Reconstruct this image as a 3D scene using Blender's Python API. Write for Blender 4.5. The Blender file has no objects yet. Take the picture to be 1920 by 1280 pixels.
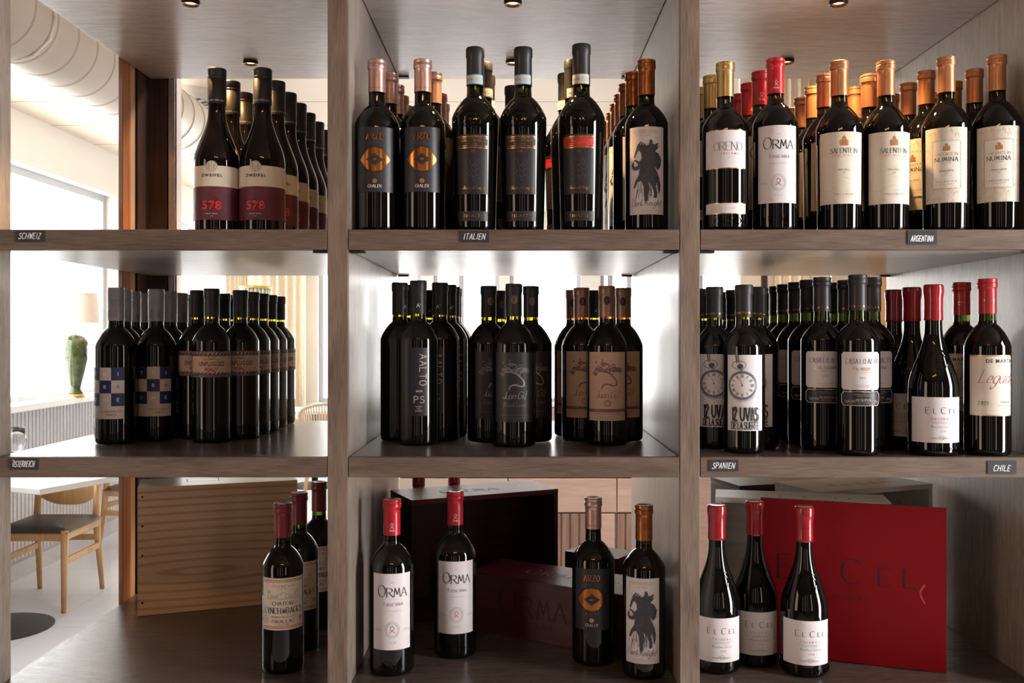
import bpy, bmesh, math, random
from mathutils import Vector, Matrix
random.seed(7)
S = bpy.context.scene
COL = S.collection
PI = math.pi

# ------------------------------------------------------------------ camera
F = 1750.0                      # focal length in pixels of the 1920 px frame
CX, CY = 972.0, 629.0           # vanishing point of the shelf's depth lines
H = 1.5                         # eye height
FRONT = 1.5487                  # shelf front plane (distance from the camera)
BACK = 2.2124                   # back edge of the shelves
cd = bpy.data.cameras.new('camera'); cam = bpy.data.objects.new('camera', cd); COL.objects.link(cam)
cd.sensor_width = 36.0; cd.lens = F / 1920 * 36
cd.shift_x = -(CX - 960) / 1920; cd.shift_y = -(640 - CY) / 1920
cd.clip_start = 0.02; cd.clip_end = 100
cam.location = (0, 0, H); cam.rotation_euler = (PI / 2, 0, 0)
S.camera = cam

# ------------------------------------------------------------------ world, lights, exposure
S.view_settings.view_transform = 'Standard'; S.view_settings.look = 'None'
S.view_settings.exposure = 0.0; S.view_settings.gamma = 1.0
S.view_settings.use_curve_mapping = False
w = bpy.data.worlds.new('overcast daylight'); S.world = w; w.use_nodes = True
w.node_tree.nodes['Background'].inputs[0].default_value = (1.0, 0.985, 0.96, 1)
w.node_tree.nodes['Background'].inputs[1].default_value = 10.5

def area(name, loc, rot, sx, sy, power, color, spread=180):
    l = bpy.data.lights.new(name, 'AREA'); l.shape = 'RECTANGLE'; l.size = sx; l.size_y = sy
    l.energy = power; l.color = color; l.spread = math.radians(spread)
    o = bpy.data.objects.new(name, l); COL.objects.link(o); o.location = loc; o.rotation_euler = rot
    return o
# tasting room behind the camera: a cool window in the right wall, a warm one in the left wall
area('daylight right window', (2.56, 0.50, 1.55), (PI / 2, 0, PI / 2), 0.60, 2.3, 112, (1.0, 0.965, 0.94))
area('evening glow left window', (-2.56, -0.50, 1.5), (PI / 2, 0, -PI / 2), 0.9, 2.1, 22, (1.0, 0.78, 0.62))
for k, (wx, ww, wp, wc) in enumerate(((-1.30, 0.22, 1.3, (1.0, 0.80, 0.66)), (-0.35, 0.35, 1.6, (0.86, 0.90, 1.0)), (0.45, 0.10, 0.9, (1.0, 0.88, 0.76)), (1.95, 0.30, 9.0, (1.0, 0.84, 0.70)))):
    area('rear window strip', (wx, -2.45, 1.6), (PI / 2, 0, 0), ww, 2.2, wp, wc)
# added, unseen fill light behind the shelf, brightens the cabinet fronts facing it
area('dining room ceiling light', (0.7, 2.85, 2.86), (0, 0, 0), 2.2, 0.3, 55, (1.0, 0.86, 0.76))
# light portals of the dining room windows
for nm, loc, rot, sx, sy in (('portal left', (-3.2, 5.2, 1.85), (PI / 2, 0, -PI / 2), 4.2, 1.5),
                             ('portal left far', (-3.2, 9.3, 1.85), (PI / 2, 0, -PI / 2), 2.4, 1.5),
                             ('portal far', (0.2, 10.9, 1.6), (-PI / 2, 0, 0), 5.2, 1.75)):
    p = area(nm, loc, rot, sx, sy, 1, (1, 1, 1)); p.data.cycles.is_portal = True

# ------------------------------------------------------------------ helpers
def s2l(c):
    return tuple((x / 12.92 if x <= 0.04045 else ((x + 0.055) / 1.055) ** 2.4) for x in (v / 255 for v in c)) + (1,)

def mat(name, rgb, rough=0.5, metal=0.0, ior=1.5, coat=0.0, emit=None, es=0.0, trans=0.0, bump=None, alpha=1.0, var=0.0, vs=40):
    m = bpy.data.materials.new(name); m.use_nodes = True
    nt = m.node_tree; b = nt.nodes['Principled BSDF']; I = b.inputs
    I['Base Color'].default_value = s2l(rgb); I['Roughness'].default_value = rough; I['Metallic'].default_value = metal
    I['IOR'].default_value = ior; I['Coat Weight'].default_value = coat; I['Coat Roughness'].default_value = 0.05
    I['Transmission Weight'].default_value = trans
    if emit: I['Emission Color'].default_value = s2l(emit); I['Emission Strength'].default_value = es
    if var or bump:
        tc = nt.nodes.new('ShaderNodeTexCoord'); n = nt.nodes.new('ShaderNodeTexNoise'); n.inputs['Scale'].default_value = vs
        n.inputs['Detail'].default_value = 3
        nt.links.new(tc.outputs['Object'], n.inputs['Vector'])
        if var:
            r = nt.nodes.new('ShaderNodeValToRGB'); l = s2l(rgb)
            r.color_ramp.elements[0].position = 0.3; r.color_ramp.elements[1].position = 0.7
            r.color_ramp.elements[0].color = tuple(x * (1 - var) for x in l[:3]) + (1,)
            r.color_ramp.elements[1].color = tuple(min(1, x * (1 + var)) for x in l[:3]) + (1,)
            nt.links.new(n.outputs['Fac'], r.inputs[0]); nt.links.new(r.outputs[0], I['Base Color'])
        if bump:
            bp = nt.nodes.new('ShaderNodeBump'); bp.inputs['Strength'].default_value = bump; bp.inputs['Distance'].default_value = 0.001
            nt.links.new(n.outputs['Fac'], bp.inputs['Height']); nt.links.new(bp.outputs[0], I['Normal'])
    return m

def wood(name, dark, light, axis='x', rough=0.35, fine=260, long=9, bump=0.25, big=None, spec=1.5, coat=0.0):
    """Streaky veneer, the grain running along AXIS of the object's coordinates."""
    m = bpy.data.materials.new(name); m.use_nodes = True; nt = m.node_tree; N = nt.nodes; L = nt.links
    b = N['Principled BSDF']; b.inputs['Roughness'].default_value = rough; b.inputs['IOR'].default_value = spec
    b.inputs['Coat Weight'].default_value = coat; b.inputs['Coat Roughness'].default_value = 0.25
    tc = N.new('ShaderNodeTexCoord')
    def noise(sc_long, sc_fine, detail, dist=0.0):
        mp = N.new('ShaderNodeMapping'); s = [sc_fine] * 3; s['xyz'.index(axis)] = sc_long; mp.inputs['Scale'].default_value = s
        n = N.new('ShaderNodeTexNoise'); n.inputs['Scale'].default_value = 1.0; n.inputs['Detail'].default_value = detail
        n.inputs['Distortion'].default_value = dist
        L.new(tc.outputs['Object'], mp.inputs[0]); L.new(mp.outputs[0], n.inputs['Vector']); return n
    n1 = noise(long, fine, 4); n2 = noise(long * 0.25, fine * (0.12 if not big else big), 3, 0.6)
    mx = N.new('ShaderNodeMath'); mx.operation = 'MULTIPLY_ADD'; mx.inputs[1].default_value = 0.55
    m2 = N.new('ShaderNodeMath'); m2.operation = 'MULTIPLY'; m2.inputs[1].default_value = 0.45
    L.new(n2.outputs['Fac'], m2.inputs[0]); L.new(n1.outputs['Fac'], mx.inputs[0]); L.new(m2.outputs[0], mx.inputs[2])
    r = N.new('ShaderNodeValToRGB'); e = r.color_ramp.elements
    e[0].position = 0.36; e[1].position = 0.64; e[0].color = s2l(dark); e[1].color = s2l(light)
    L.new(mx.outputs[0], r.inputs[0]); L.new(r.outputs[0], b.inputs['Base Color'])
    bp = N.new('ShaderNodeBump'); bp.inputs['Strength'].default_value = bump; bp.inputs['Distance'].default_value = 0.0006
    L.new(n1.outputs['Fac'], bp.inputs['Height']); L.new(bp.outputs[0], b.inputs['Normal'])
    return m

class MB:
    """Collects polygons with a material index each; build() links them as ONE mesh object."""
    def __init__(s): s.v = []; s.f = []; s.m = []; s.sm = []; s.nr = {}
    def quad(s, pts, m=0, smooth=False, nr=None):
        if nr: s.nr[len(s.f)] = nr
        i = len(s.v); s.v += [tuple(p) for p in pts]; s.f.append(tuple(range(i, i + len(pts)))); s.m.append(m); s.sm.append(smooth)
    def box(s, x0, x1, y0, y1, z0, z1, m=0, M=None):
        P = [Vector(p) for p in ((x0, y0, z0), (x1, y0, z0), (x1, y1, z0), (x0, y1, z0), (x0, y0, z1), (x1, y0, z1), (x1, y1, z1), (x0, y1, z1))]
        if M: P = [M @ p for p in P]
        i = len(s.v); s.v += [tuple(p) for p in P]
        for f in ((0, 3, 2, 1), (4, 5, 6, 7), (0, 1, 5, 4), (1, 2, 6, 5), (2, 3, 7, 6), (3, 0, 4, 7)):
            s.f.append(tuple(i + k for k in f)); s.m.append(m); s.sm.append(False)
    def lathe(s, prof, n=48, m=0, c=(0, 0, 0), mfun=None, close=True):
        """prof: [(r, z)] from bottom to top."""
        i0 = len(s.v)
        for r, z in prof:
            for k in range(n):
                a = 2 * PI * k / n; s.v.append((c[0] + r * math.sin(a), c[1] - r * math.cos(a), c[2] + z))
        for j in range(len(prof) - 1):
            mm = mfun((prof[j][1] + prof[j + 1][1]) / 2) if mfun else m
            for k in range(n):
                k2 = (k + 1) % n; s.f.append((i0 + j * n + k, i0 + j * n + k2, i0 + (j + 1) * n + k2, i0 + (j + 1) * n + k)); s.m.append(mm); s.sm.append(True)
        if close:
            if prof[0][0] > 1e-6: s.f.append(tuple(i0 + k for k in range(n))[::-1]); s.m.append(m); s.sm.append(False)
            if prof[-1][0] > 1e-6: s.f.append(tuple(i0 + (len(prof) - 1) * n + k for k in range(n))); s.m.append(m); s.sm.append(False)
    def tube(s, pts, rad, n=10, m=0, cap=True):
        pts = [Vector(p) for p in pts]; R = rad if isinstance(rad, (list, tuple)) else [rad] * len(pts); i0 = len(s.v)
        up = Vector((0, 0, 1)) if abs((pts[1] - pts[0]).normalized().z) < 0.9 else Vector((1, 0, 0))
        for j, p in enumerate(pts):
            t = (pts[min(j + 1, len(pts) - 1)] - pts[max(j - 1, 0)]).normalized(); a = t.cross(up).normalized(); b = a.cross(t)
            for k in range(n): s.v.append(tuple(p + R[j] * (a * math.cos(2 * PI * k / n) + b * math.sin(2 * PI * k / n))))
        for j in range(len(pts) - 1):
            for k in range(n):
                k2 = (k + 1) % n; s.f.append((i0 + j * n + k, i0 + j * n + k2, i0 + (j + 1) * n + k2, i0 + (j + 1) * n + k)); s.m.append(m); s.sm.append(True)
        if cap:
            s.f.append(tuple(i0 + k for k in range(n))[::-1]); s.m.append(m); s.sm.append(False)
            s.f.append(tuple(i0 + (len(pts) - 1) * n + k for k in range(n))); s.m.append(m); s.sm.append(False)
    def build(s, name, mats, parent=None, bevel=0.0, sharp=None):
        me = bpy.data.meshes.new(name); me.from_pydata(s.v, [], s.f)
        for x in (mats if isinstance(mats, (list, tuple)) else [mats]): me.materials.append(x)
        me.polygons.foreach_set('material_index', s.m); me.polygons.foreach_set('use_smooth', s.sm)
        me.update()
        if s.nr:
            ln = []
            for i, f in enumerate(s.f): ln += s.nr.get(i) or [(0, 0, 0)] * len(f)
            me.normals_split_custom_set(ln)
        if sharp: me.set_sharp_from_angle(angle=math.radians(sharp))
        o = bpy.data.objects.new(name, me); COL.objects.link(o)
        if parent: o.parent = parent
        if bevel:
            b = o.modifiers.new('edge', 'BEVEL'); b.width = bevel; b.segments = 2; b.limit_method = 'ANGLE'
        return o

def tag(o, label=None, cat=None, group=None, kind=None):
    if label: o['label'] = label
    if cat: o['category'] = cat
    if group: o['group'] = group
    if kind: o['kind'] = kind
    return o
def thing(name, loc, rz, label, cat, group=None):
    o = bpy.data.objects.new(name, None); COL.objects.link(o); o.empty_display_size = 0.05
    o.location = loc; o.rotation_euler = (0, 0, rz); return tag(o, label, cat, group)
def struct(name, mb, m, **k): return tag(mb.build(name, m, **k), kind='structure')
def copy_tree(o, parent=None):
    c = o.copy(); COL.objects.link(c)
    if parent: c.parent = parent
    for ch in list(o.children): copy_tree(ch, c)
    return c
def at(px, py, D): return Vector(((px - CX) * D / F, D, H - (py - CY) * D / F))

# ------------------------------------------------------------------ lettering
G = {}
def glyphs(txt):
    for line in txt.strip().splitlines():
        k, d = line.strip().split(' ', 1); G[k] = d
glyphs('''
A 00 38 60|13 53
B 00 08|~08 38 57 55 34 04|~34 53 62 51 30 00
C ~67 48 28 06 02 20 40 61
D 00 08|~08 28 57 64 51 20 00
E 58 08 00 50|04 44
F 58 08 00|04 44
G ~67 48 28 06 02 20 40 61|61 64 44
H 00 08|60 68|04 64
I 10 18
J ~38 32 20 01
K 00 08|58 03|24 60
L 08 00 50
M 00 18 32 58 60
N 00 08 60 68
O ~38 17 04 11 30 51 64 57 38
P 00 08|~08 38 57 55 34 04
Q ~38 17 04 11 30 51 64 57 38|32 6z
R 00 08|~08 38 57 55 34 04|24 60
S ~57 38 17 15 34 53 51 30 10 01
T 08 68|38 30
U ~08 03 11 30 51 63 68
V 08 30 68
W 08 20 36 50 68
X 08 60|00 68
Y 08 34 68|34 30
Z 08 58 00 50
0 ~28 16 04 12 20 32 44 36 28
1 07 18 10
2 ~06 18 38 46 24 00|00 50
3 ~07 28 47 34 24|~24 44 52 30 01
4 40 48 02 52
5 48 08 05|~05 35 44 42 30 01
7 08 48 10
8 ~24 07 28 47 24 02 20 42 24
9 ~45 24 06 18 38 47 44 20
. 00 01
% 00 58|07 08|50 51
a ~44 14 02 10 30 44|44 40 50
b ~18 10 30 42 33 13
c ~43 24 02 20 40
d ~43 14 02 10 30 43|48 40 50
e ~02 32 34 14 01 20 40
f ~57 38 10 0w|03 44
g ~44 14 02 10 30 44|~44 3y 1w 0y
h 08 00|~01 24 43 40
i 14 10 30|16 17
k 08 00|43 01|12 40
l ~18 28 10 30
m 04 00|~02 14 24 20|~22 34 44 40
n 04 00|~02 24 43 40
o ~24 02 20 42 24
r 04 00|~02 24 34
s ~34 04 32 10 00
t 27 10 30|04 44
u ~04 01 20 41|44 40
z 04 44 00 40
''')
def gparse(ch):
    out = []
    for pl in G[ch].split('|'):
        sm = pl.startswith('~'); pts = []
        for t in pl.replace('~', '').split():
            y = {'z': -1, 'y': -2, 'x': -3, 'w': -4}.get(t[1]); pts.append((int(t[0]) / 8, (int(t[1]) if y is None else y) / 8))
        out.append((sm, pts))
    return out
def smooth(pts, n=5):
    if len(pts) < 3: return pts
    closed = pts[0] == pts[-1]; o = []
    for i in range(len(pts) - 1):
        p0 = pts[i - 1] if i else (pts[-2] if closed else pts[0]); p1, p2 = pts[i], pts[i + 1]
        p3 = pts[i + 2] if i + 2 < len(pts) else (pts[1] if closed else pts[-1])
        for k in range(n):
            t = k / n
            o.append(tuple(0.5 * (2 * p1[j] + (p2[j] - p0[j]) * t + (2 * p0[j] - 5 * p1[j] + 4 * p2[j] - p3[j]) * t * t + (3 * p1[j] - p0[j] - 3 * p2[j] + p3[j]) * t ** 3) for j in (0, 1)))
    return o + [pts[-1]]

class Art:
    """Flat artwork in metres (u right, v up); polygons in paint order."""
    def __init__(s): s.p = []; s.z = 0
    def poly(s, pts, m): s.p.append((pts, m, s.z))
    def rect(s, u0, v0, u1, v1, m, step=0.0025):
        n = max(1, math.ceil((u1 - u0) / step))
        for i in range(n):
            a = u0 + (u1 - u0) * i / n; b = u0 + (u1 - u0) * (i + 1) / n; s.poly([(a, v0), (b, v0), (b, v1), (a, v1)], m)
    def stroke(s, pts, w, m, nib=None, step=0.0025):
        for (x0, y0), (x1, y1) in zip(pts, pts[1:]):
            d = math.hypot(x1 - x0, y1 - y0)
            if d < 1e-7: continue
            dx, dy = (x1 - x0) / d, (y1 - y0) / d; ww = w
            if nib is not None: ww = max(w * 0.45, w * abs(dx * math.sin(nib) - dy * math.cos(nib)))
            e = ww * 0.3; n = max(1, math.ceil(d / step)); h = ww / 2
            for i in range(n):
                a = d * i / n - (e if i == 0 else 0); b = d * (i + 1) / n + (e if i == n - 1 else 0)
                A = (x0 + dx * a, y0 + dy * a); B = (x0 + dx * b, y0 + dy * b)
                s.poly([(A[0] + dy * h, A[1] - dx * h), (B[0] + dy * h, B[1] - dx * h), (B[0] - dy * h, B[1] + dx * h), (A[0] - dy * h, A[1] + dx * h)], m)
    def ellipse(s, cx, cy, rx, ry, m, n=20, w=None):
        P = [(cx + rx * math.cos(2 * PI * k / n), cy + ry * math.sin(2 * PI * k / n)) for k in range(n + 1)]
        if w: s.stroke(P, w, m)
        else:
            for k in range(n): s.poly([(cx, cy), P[k], P[k + 1]], m)
    def width(s, t, h, sp=0.22, cond=1.0):
        return sum((0.35 if c == ' ' else max(x for _, p in gparse(c) for x, _ in p) * (0.92) + sp) for c in t) * h * cond - sp * h * cond
    def text(s, t, cu, v, h, m, w=0.1, serif=False, cond=1.0, sp=0.22, slant=0.0, script=False, vertical=False, jit=0.0, small=1.0, nib=True):
        """Stroke lettering centred at cu, base line v, capital height h; small: height of all but each word's first letter."""
        def cw(c, f): return (0.35 if c == ' ' else max(x for _, p in gparse(c) for x, _ in p) * (2 if c == 'I' else 1) * 0.92 + sp) * h * cond * f
        fs = [1.0 if (i == 0 or t[i - 1] == ' ' or t[i] == ' ') else small for i in range(len(t))]
        tot = sum(cw(c, f) for c, f in zip(t, fs)) - sp * h * cond; x = -tot / 2
        for c, f in zip(t, fs):
            if c != ' ':
                jy = random.uniform(-jit, jit) * h
                for sm, pts in gparse(c):
                    q = smooth(pts) if sm else pts
                    P = [(x + (a * 0.92 * cond + b * slant) * h * f, b * h * f + jy) for a, b in q]
                    if vertical: P = [(b, -a) for a, b in P]
                    P = [(cu + a, v + b) for a, b in P]
                    s.stroke(P, w * h, m, nib=(0.35 + (PI / 2 if vertical else 0)) if (serif and nib) or script else None)
                    if serif and not vertical:
                        for e, o_ in ((q[0], q[1]), (q[-1], q[-2])):
                            if (e[1] in (0, 1)) and abs(e[0] - o_[0]) < abs(e[1] - o_[1]) * 1.2 and not sm:
                                X = cu + x + e[0] * 0.92 * cond * h * f; Y = v + e[1] * h * f + jy; sw = h * 0.085 * f
                                s.stroke([(X - sw, Y), (X + sw, Y)], w * h * 0.35, m)
            x += cw(c, f)
    def sans(s, t, cu, v, h, m, bold=0.0, cond=1.0, track=1.0, vertical=False, maxw=None):
        """Lettering from Blender's built-in sans, centred at cu."""
        tris, wd = font_tris(t, bold, track); k = h / 0.72; kx = k * cond
        if maxw and wd * kx > maxw: kx = maxw / wd
        for tri in tris:
            P = [((x - wd / 2) * kx, y * k) for x, y in tri]
            if vertical: P = [(y, -x) for x, y in P]
            s.poly([(cu + a, v + b) for a, b in P], m)
    def up(s, n=1): s.z += n
    def place(s, mb, rad, off, mmap=None, base=0.00035):
        """Wrap onto a body of radius rad(v); every layer is raised a little, no two neighbours lie in one plane."""
        for i, (pts, m, z) in enumerate(s.p):
            o = off + base * z + (i % 12) * 3e-6; P = []; Nn = []
            for u, v in pts:
                R = rad(v); a = u / R; P.append(((R + o) * math.sin(a), -(R + o) * math.cos(a), v)); Nn.append((math.sin(a), -math.cos(a), 0))
            if (Vector(P[1]) - Vector(P[0])).cross(Vector(P[2]) - Vector(P[0])).dot(Vector(Nn[0])) < 0: P.reverse(); Nn.reverse()
            mb.quad(P, m, True, Nn)
    def flat(s, mb, M, off=0.0003):
        for i, (pts, m, z) in enumerate(s.p): mb.quad([M @ Vector((u, -off - 0.0002 * z - (i % 12) * 4e-6, v)) for u, v in pts], m)
    def fill(s, P, m, dy=0.0008, du=0.0025):
        """Filled outline of any shape, in thin horizontal strips."""
        y0, y1 = min(p[1] for p in P), max(p[1] for p in P); n = max(1, int((y1 - y0) / dy)); E = list(zip(P, P[1:] + P[:1]))
        for i in range(n):
            a, b = y0 + (y1 - y0) * i / n, y0 + (y1 - y0) * (i + 1) / n; c = (a + b) / 2 + 1.37e-6
            xs = sorted(x0 + (x1 - x0) * (c - q0) / (q1 - q0) for (x0, q0), (x1, q1) in E if (q0 - c) * (q1 - c) < 0)
            for l, r in zip(xs[::2], xs[1::2]): s.rect(l, a, r, b + dy * 0.05, m, du)

_fc = {}
def font_tris(t, bold, track):
    key = (t, bold, track)
    if key in _fc: return _fc[key]
    cu = bpy.data.curves.new('lettering', 'FONT'); cu.body = t; cu.offset = bold; cu.resolution_u = 3; cu.space_character = track
    ob = bpy.data.objects.new('lettering', cu); COL.objects.link(ob)
    dg = bpy.context.evaluated_depsgraph_get(); me = ob.evaluated_get(dg).to_mesh()
    bm = bmesh.new(); bm.from_mesh(me); bmesh.ops.triangulate(bm, faces=bm.faces)
    xs = [v.co.x for v in bm.verts] or [0]; x0, x1 = min(xs), max(xs)
    x = x0 + 0.22
    while x < x1:
        bmesh.ops.bisect_plane(bm, geom=bm.verts[:] + bm.edges[:] + bm.faces[:], plane_co=(x, 0, 0), plane_no=(1, 0, 0)); x += 0.22
    tr = [[(l.vert.co.x - x0, l.vert.co.y) for l in f.loops] for f in bm.faces]
    bm.free(); ob.evaluated_get(dg).to_mesh_clear(); bpy.data.objects.remove(ob); bpy.data.curves.remove(cu)
    _fc[key] = (tr, x1 - x0); return _fc[key]
# ------------------------------------------------------------------ materials of the place
M_front = wood('oak veneer horizontal', (80, 65, 55), (120, 101, 88), 'x', rough=0.48, fine=700, long=24, big=0.05)
M_up = wood('oak veneer upright', (92, 76, 65), (140, 121, 106), 'z', rough=0.48, fine=700, long=24, big=0.05)
M_side = wood('oak panel side', (124, 113, 103), (164, 152, 141), 'z', rough=0.34, fine=900, long=50, coat=0.3)
M_top = wood('oak panel ceiling', (142, 130, 123), (188, 177, 169), 'x', rough=0.28, fine=900, long=60, coat=0.15)
M_shelf = wood('shelf surface', (74, 62, 57), (98, 85, 78), 'x', rough=0.26, fine=700, long=40)
M_white = mat('white paint', (236, 231, 224), 0.6, var=0.02, vs=3)
M_sill = mat('white sill', (240, 238, 235), 0.35, var=0.02)
M_frame = mat('window frame lacquer', (180, 181, 188), 0.35, var=0.03)
M_metal = mat('brushed aluminium', (200, 203, 210), 0.25, 1.0, var=0.05, vs=90)
M_black = mat('black rubber seal', (22, 20, 20), 0.5, var=0.1)
M_bronze = mat('bronze fitting', (60, 42, 30), 0.35, 0.8, var=0.1)
M_orange = wood('oiled larch frame', (168, 98, 48), (204, 132, 74), 'z', rough=0.45, fine=160, long=4)
M_lightwd = wood('pale larch frame', (208, 160, 110), (232, 190, 144), 'z', rough=0.45, fine=160, long=4)
M_brownwd = wood('dark stained frame', (60, 40, 32), (88, 60, 48), 'z', rough=0.4, fine=160, long=4)
M_rib = mat('ribbed panel paint', (206, 204, 206), 0.5, var=0.05)
M_pinkwd = wood('pale washed oak', (206, 180, 166), (226, 202, 188), 'x', rough=0.5, fine=300, long=12)
M_tan = wood('natural oak chair', (196, 148, 96), (222, 178, 126), 'z', rough=0.45, fine=120, long=5)
M_cream = mat('cream curtain linen', (226, 212, 188), 0.9, var=0.06, vs=60)
M_dark = mat('dark seat leather', (52, 46, 44), 0.45, var=0.1)
M_iron = mat('anthracite cast iron', (52, 52, 54), 0.5, var=0.08)

# ceiling boards with dark joints, limestone floor
def jointed(name, rgb, joint, pitch, width, axis, rough, second=None):
    m = mat(name, rgb, rough); nt = m.node_tree; N = nt.nodes; L = nt.links
    g = N.new('ShaderNodeNewGeometry'); sp = N.new('ShaderNodeSeparateXYZ'); L.new(g.outputs['Position'], sp.inputs[0])
    def band(ax, p, w_, off=0.0):
        a = N.new('ShaderNodeMath'); a.operation = 'ADD'; a.inputs[1].default_value = 50 * p + off; L.new(sp.outputs[ax], a.inputs[0])
        q = N.new('ShaderNodeMath'); q.operation = 'MODULO'; q.inputs[1].default_value = p; L.new(a.outputs[0], q.inputs[0])
        c = N.new('ShaderNodeMath'); c.operation = 'LESS_THAN'; c.inputs[1].default_value = w_; L.new(q.outputs[0], c.inputs[0]); return c
    c = band(axis, pitch, width, 0.04)
    if second:
        d = band(1 - axis, second, width); mm = N.new('ShaderNodeMath'); mm.operation = 'MAXIMUM'; L.new(c.outputs[0], mm.inputs[0]); L.new(d.outputs[0], mm.inputs[1]); c = mm
    nz = N.new('ShaderNodeTexNoise'); nz.inputs['Scale'].default_value = 2.5; nz.inputs['Detail'].default_value = 5
    L.new(g.outputs['Position'], nz.inputs['Vector'])
    r = N.new('ShaderNodeValToRGB'); l = s2l(rgb); r.color_ramp.elements[0].color = tuple(x * 0.9 for x in l[:3]) + (1,); r.color_ramp.elements[1].color = l
    L.new(nz.outputs['Fac'], r.inputs[0])
    mx = N.new('ShaderNodeMixRGB'); mx.inputs[2].default_value = s2l(joint); L.new(c.outputs[0], mx.inputs[0]); L.new(r.outputs[0], mx.inputs[1])
    L.new(mx.outputs[0], N['Principled BSDF'].inputs['Base Color']); return m
M_ceil = jointed('ceiling boards', (226, 210, 192), (150, 132, 116), 0.625, 0.014, 1, 0.7, second=2.5)
M_floor = jointed('limestone floor', (220, 224, 234), (196, 198, 208), 1.2, 0.006, 0, 0.4, second=0.6)
M_glass = bpy.data.materials.new('clear pane'); M_glass.use_nodes = True
_n = M_glass.node_tree; _n.nodes.clear(); _o = _n.nodes.new('ShaderNodeOutputMaterial'); _m = _n.nodes.new('ShaderNodeMixShader')
_t = _n.nodes.new('ShaderNodeBsdfTransparent'); _g = _n.nodes.new('ShaderNodeBsdfGlossy'); _f = _n.nodes.new('ShaderNodeFresnel')
_f.inputs[0].default_value = 1.45; _g.inputs['Roughness'].default_value = 0.0; _t.inputs[0].default_value = (0.97, 0.98, 0.98, 1)
_gm = _n.nodes.new('ShaderNodeNewGeometry'); _iv = _n.nodes.new('ShaderNodeMath'); _iv.operation = 'SUBTRACT'; _iv.inputs[0].default_value = 1.0
_n.links.new(_gm.outputs['Backfacing'], _iv.inputs[1]); _mu = _n.nodes.new('ShaderNodeMath'); _mu.operation = 'MULTIPLY'
_n.links.new(_f.outputs[0], _mu.inputs[0]); _n.links.new(_iv.outputs[0], _mu.inputs[1]); _n.links.new(_mu.outputs[0], _m.inputs[0]); _n.links.new(_t.outputs[0], _m.inputs[1]); _n.links.new(_g.outputs[0], _m.inputs[2]); _n.links.new(_m.outputs[0], _o.inputs[0])
M_wineglass = mat('wine glass crystal', (250, 250, 252), 0.0, trans=1.0, ior=1.5)

XL, XR, YF, ZC = -3.115, 5.2, 10.7, 2.9
# ---- room shell
b = MB(); b.box(XL - 0.2, XR + 0.2, -2.7, YF + 0.2, -0.1, 0.0); struct('floor', b, M_floor)
b = MB(); b.box(XL - 0.2, XR + 0.2, FRONT + 0.1, YF + 0.2, ZC, ZC + 0.1); struct('ceiling', b, M_ceil)
M_tast = mat('tasting room plaster', (92, 74, 64), 0.8, var=0.1, vs=2)
M_tastc = mat('tasting room ceiling', (120, 108, 100), 0.8, var=0.05, vs=2)
b = MB(); b.box(-2.7, 2.7, -2.6, FRONT, 3.0, 3.1); struct('ceiling_tasting_room', b, M_tastc)
def wall_open(name, axis, pos, t, a0, a1, z0, z1, openings, m):
    """Wall in the plane axis = pos..pos+t; openings [(a, b, zb, zt)] run along it."""
    b = MB(); cuts = sorted(openings)
    def bx(p, q, r, s):
        if q - p < 1e-4 or s - r < 1e-4: return
        b.box(pos, pos + t, p, q, r, s) if axis == 'x' else b.box(p, q, pos, pos + t, r, s)
    c = a0
    for (p, q, zb, zt) in cuts: bx(c, p, z0, z1); bx(p, q, z0, zb); bx(p, q, zt, z1); c = q
    bx(c, a1, z0, z1); return struct(name, b, m)
wall_open('wall_left', 'x', XL - 0.2, 0.2, FRONT + 0.15, YF, 0, ZC, [(3.2, 7.25, 1.06, 2.58), (8.2, 10.4, 1.06, 2.58)], M_white)
FW = [(-2.30, -1.12), (-0.98, -0.22), (-0.10, 0.72), (0.94, 1.30), (2.08, 2.72)]
wall_open('wall_far', 'y', YF, 0.2, XL - 0.2, XR, 0, ZC, [(p, q, 0.73, 2.45) for p, q in FW], M_white)
b = MB(); b.box(XR, XR + 0.2, FRONT + 0.15, YF, 0, ZC); struct('wall_right', b, M_white)
# partition on either side of the shelf, tasting room walls
b = MB(); b.box(-3.3, -0.93, FRONT, FRONT + 0.12, 0, 3.0); b.box(-0.93, 0.93, FRONT, FRONT + 0.12, 2.15, 3.0)
b.box(0.925, 5.4, FRONT, FRONT + 0.12, 0, 3.0); b.box(-0.93, 0.93, FRONT, FRONT + 0.12, 0, 0.86); struct('wall_partition', b, M_tast)
wall_open('wall_tasting_right', 'x', 2.6, 0.15, -2.6, FRONT, 0, 3.0, [], M_tast)
wall_open('wall_tasting_left', 'x', -2.75, 0.15, -2.6, FRONT, 0, 3.0, [], M_tast)
wall_open('wall_tasting_rear', 'y', -2.7, 0.15, -2.7, 2.7, 0, 3.0, [], M_tast)

# ---- windows of the dining room
def win(name, axis, pos, a0, a1, z0, z1, mull):
    """frame + panes; axis 'x': the window lies in the plane x = pos."""
    b = MB(); f = 0.05
    def bx(p, q, r, s, d=0.03, m=0):
        b.box(pos - d, pos + d, p, q, r, s, m) if axis == 'x' else b.box(p, q, pos - d, pos + d, r, s, m)
    bx(a0, a0 + f, z0, z1); bx(a1 - f, a1, z0, z1); bx(a0 + f, a1 - f, z0, z0 + f); bx(a0 + f, a1 - f, z1 - f, z1)
    for q in mull: bx(q - 0.03, q + 0.03, z0 + f, z1 - f)
    o = struct(name, b, M_frame)
    g = MB()
    if axis == 'x': g.box(pos - 0.004, pos + 0.004, a0 + f, a1 - f, z0 + f, z1 - f)
    else: g.box(a0 + f, a1 - f, pos - 0.004, pos + 0.004, z0 + f, z1 - f)
    g.build('pane', M_glass, o)
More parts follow.
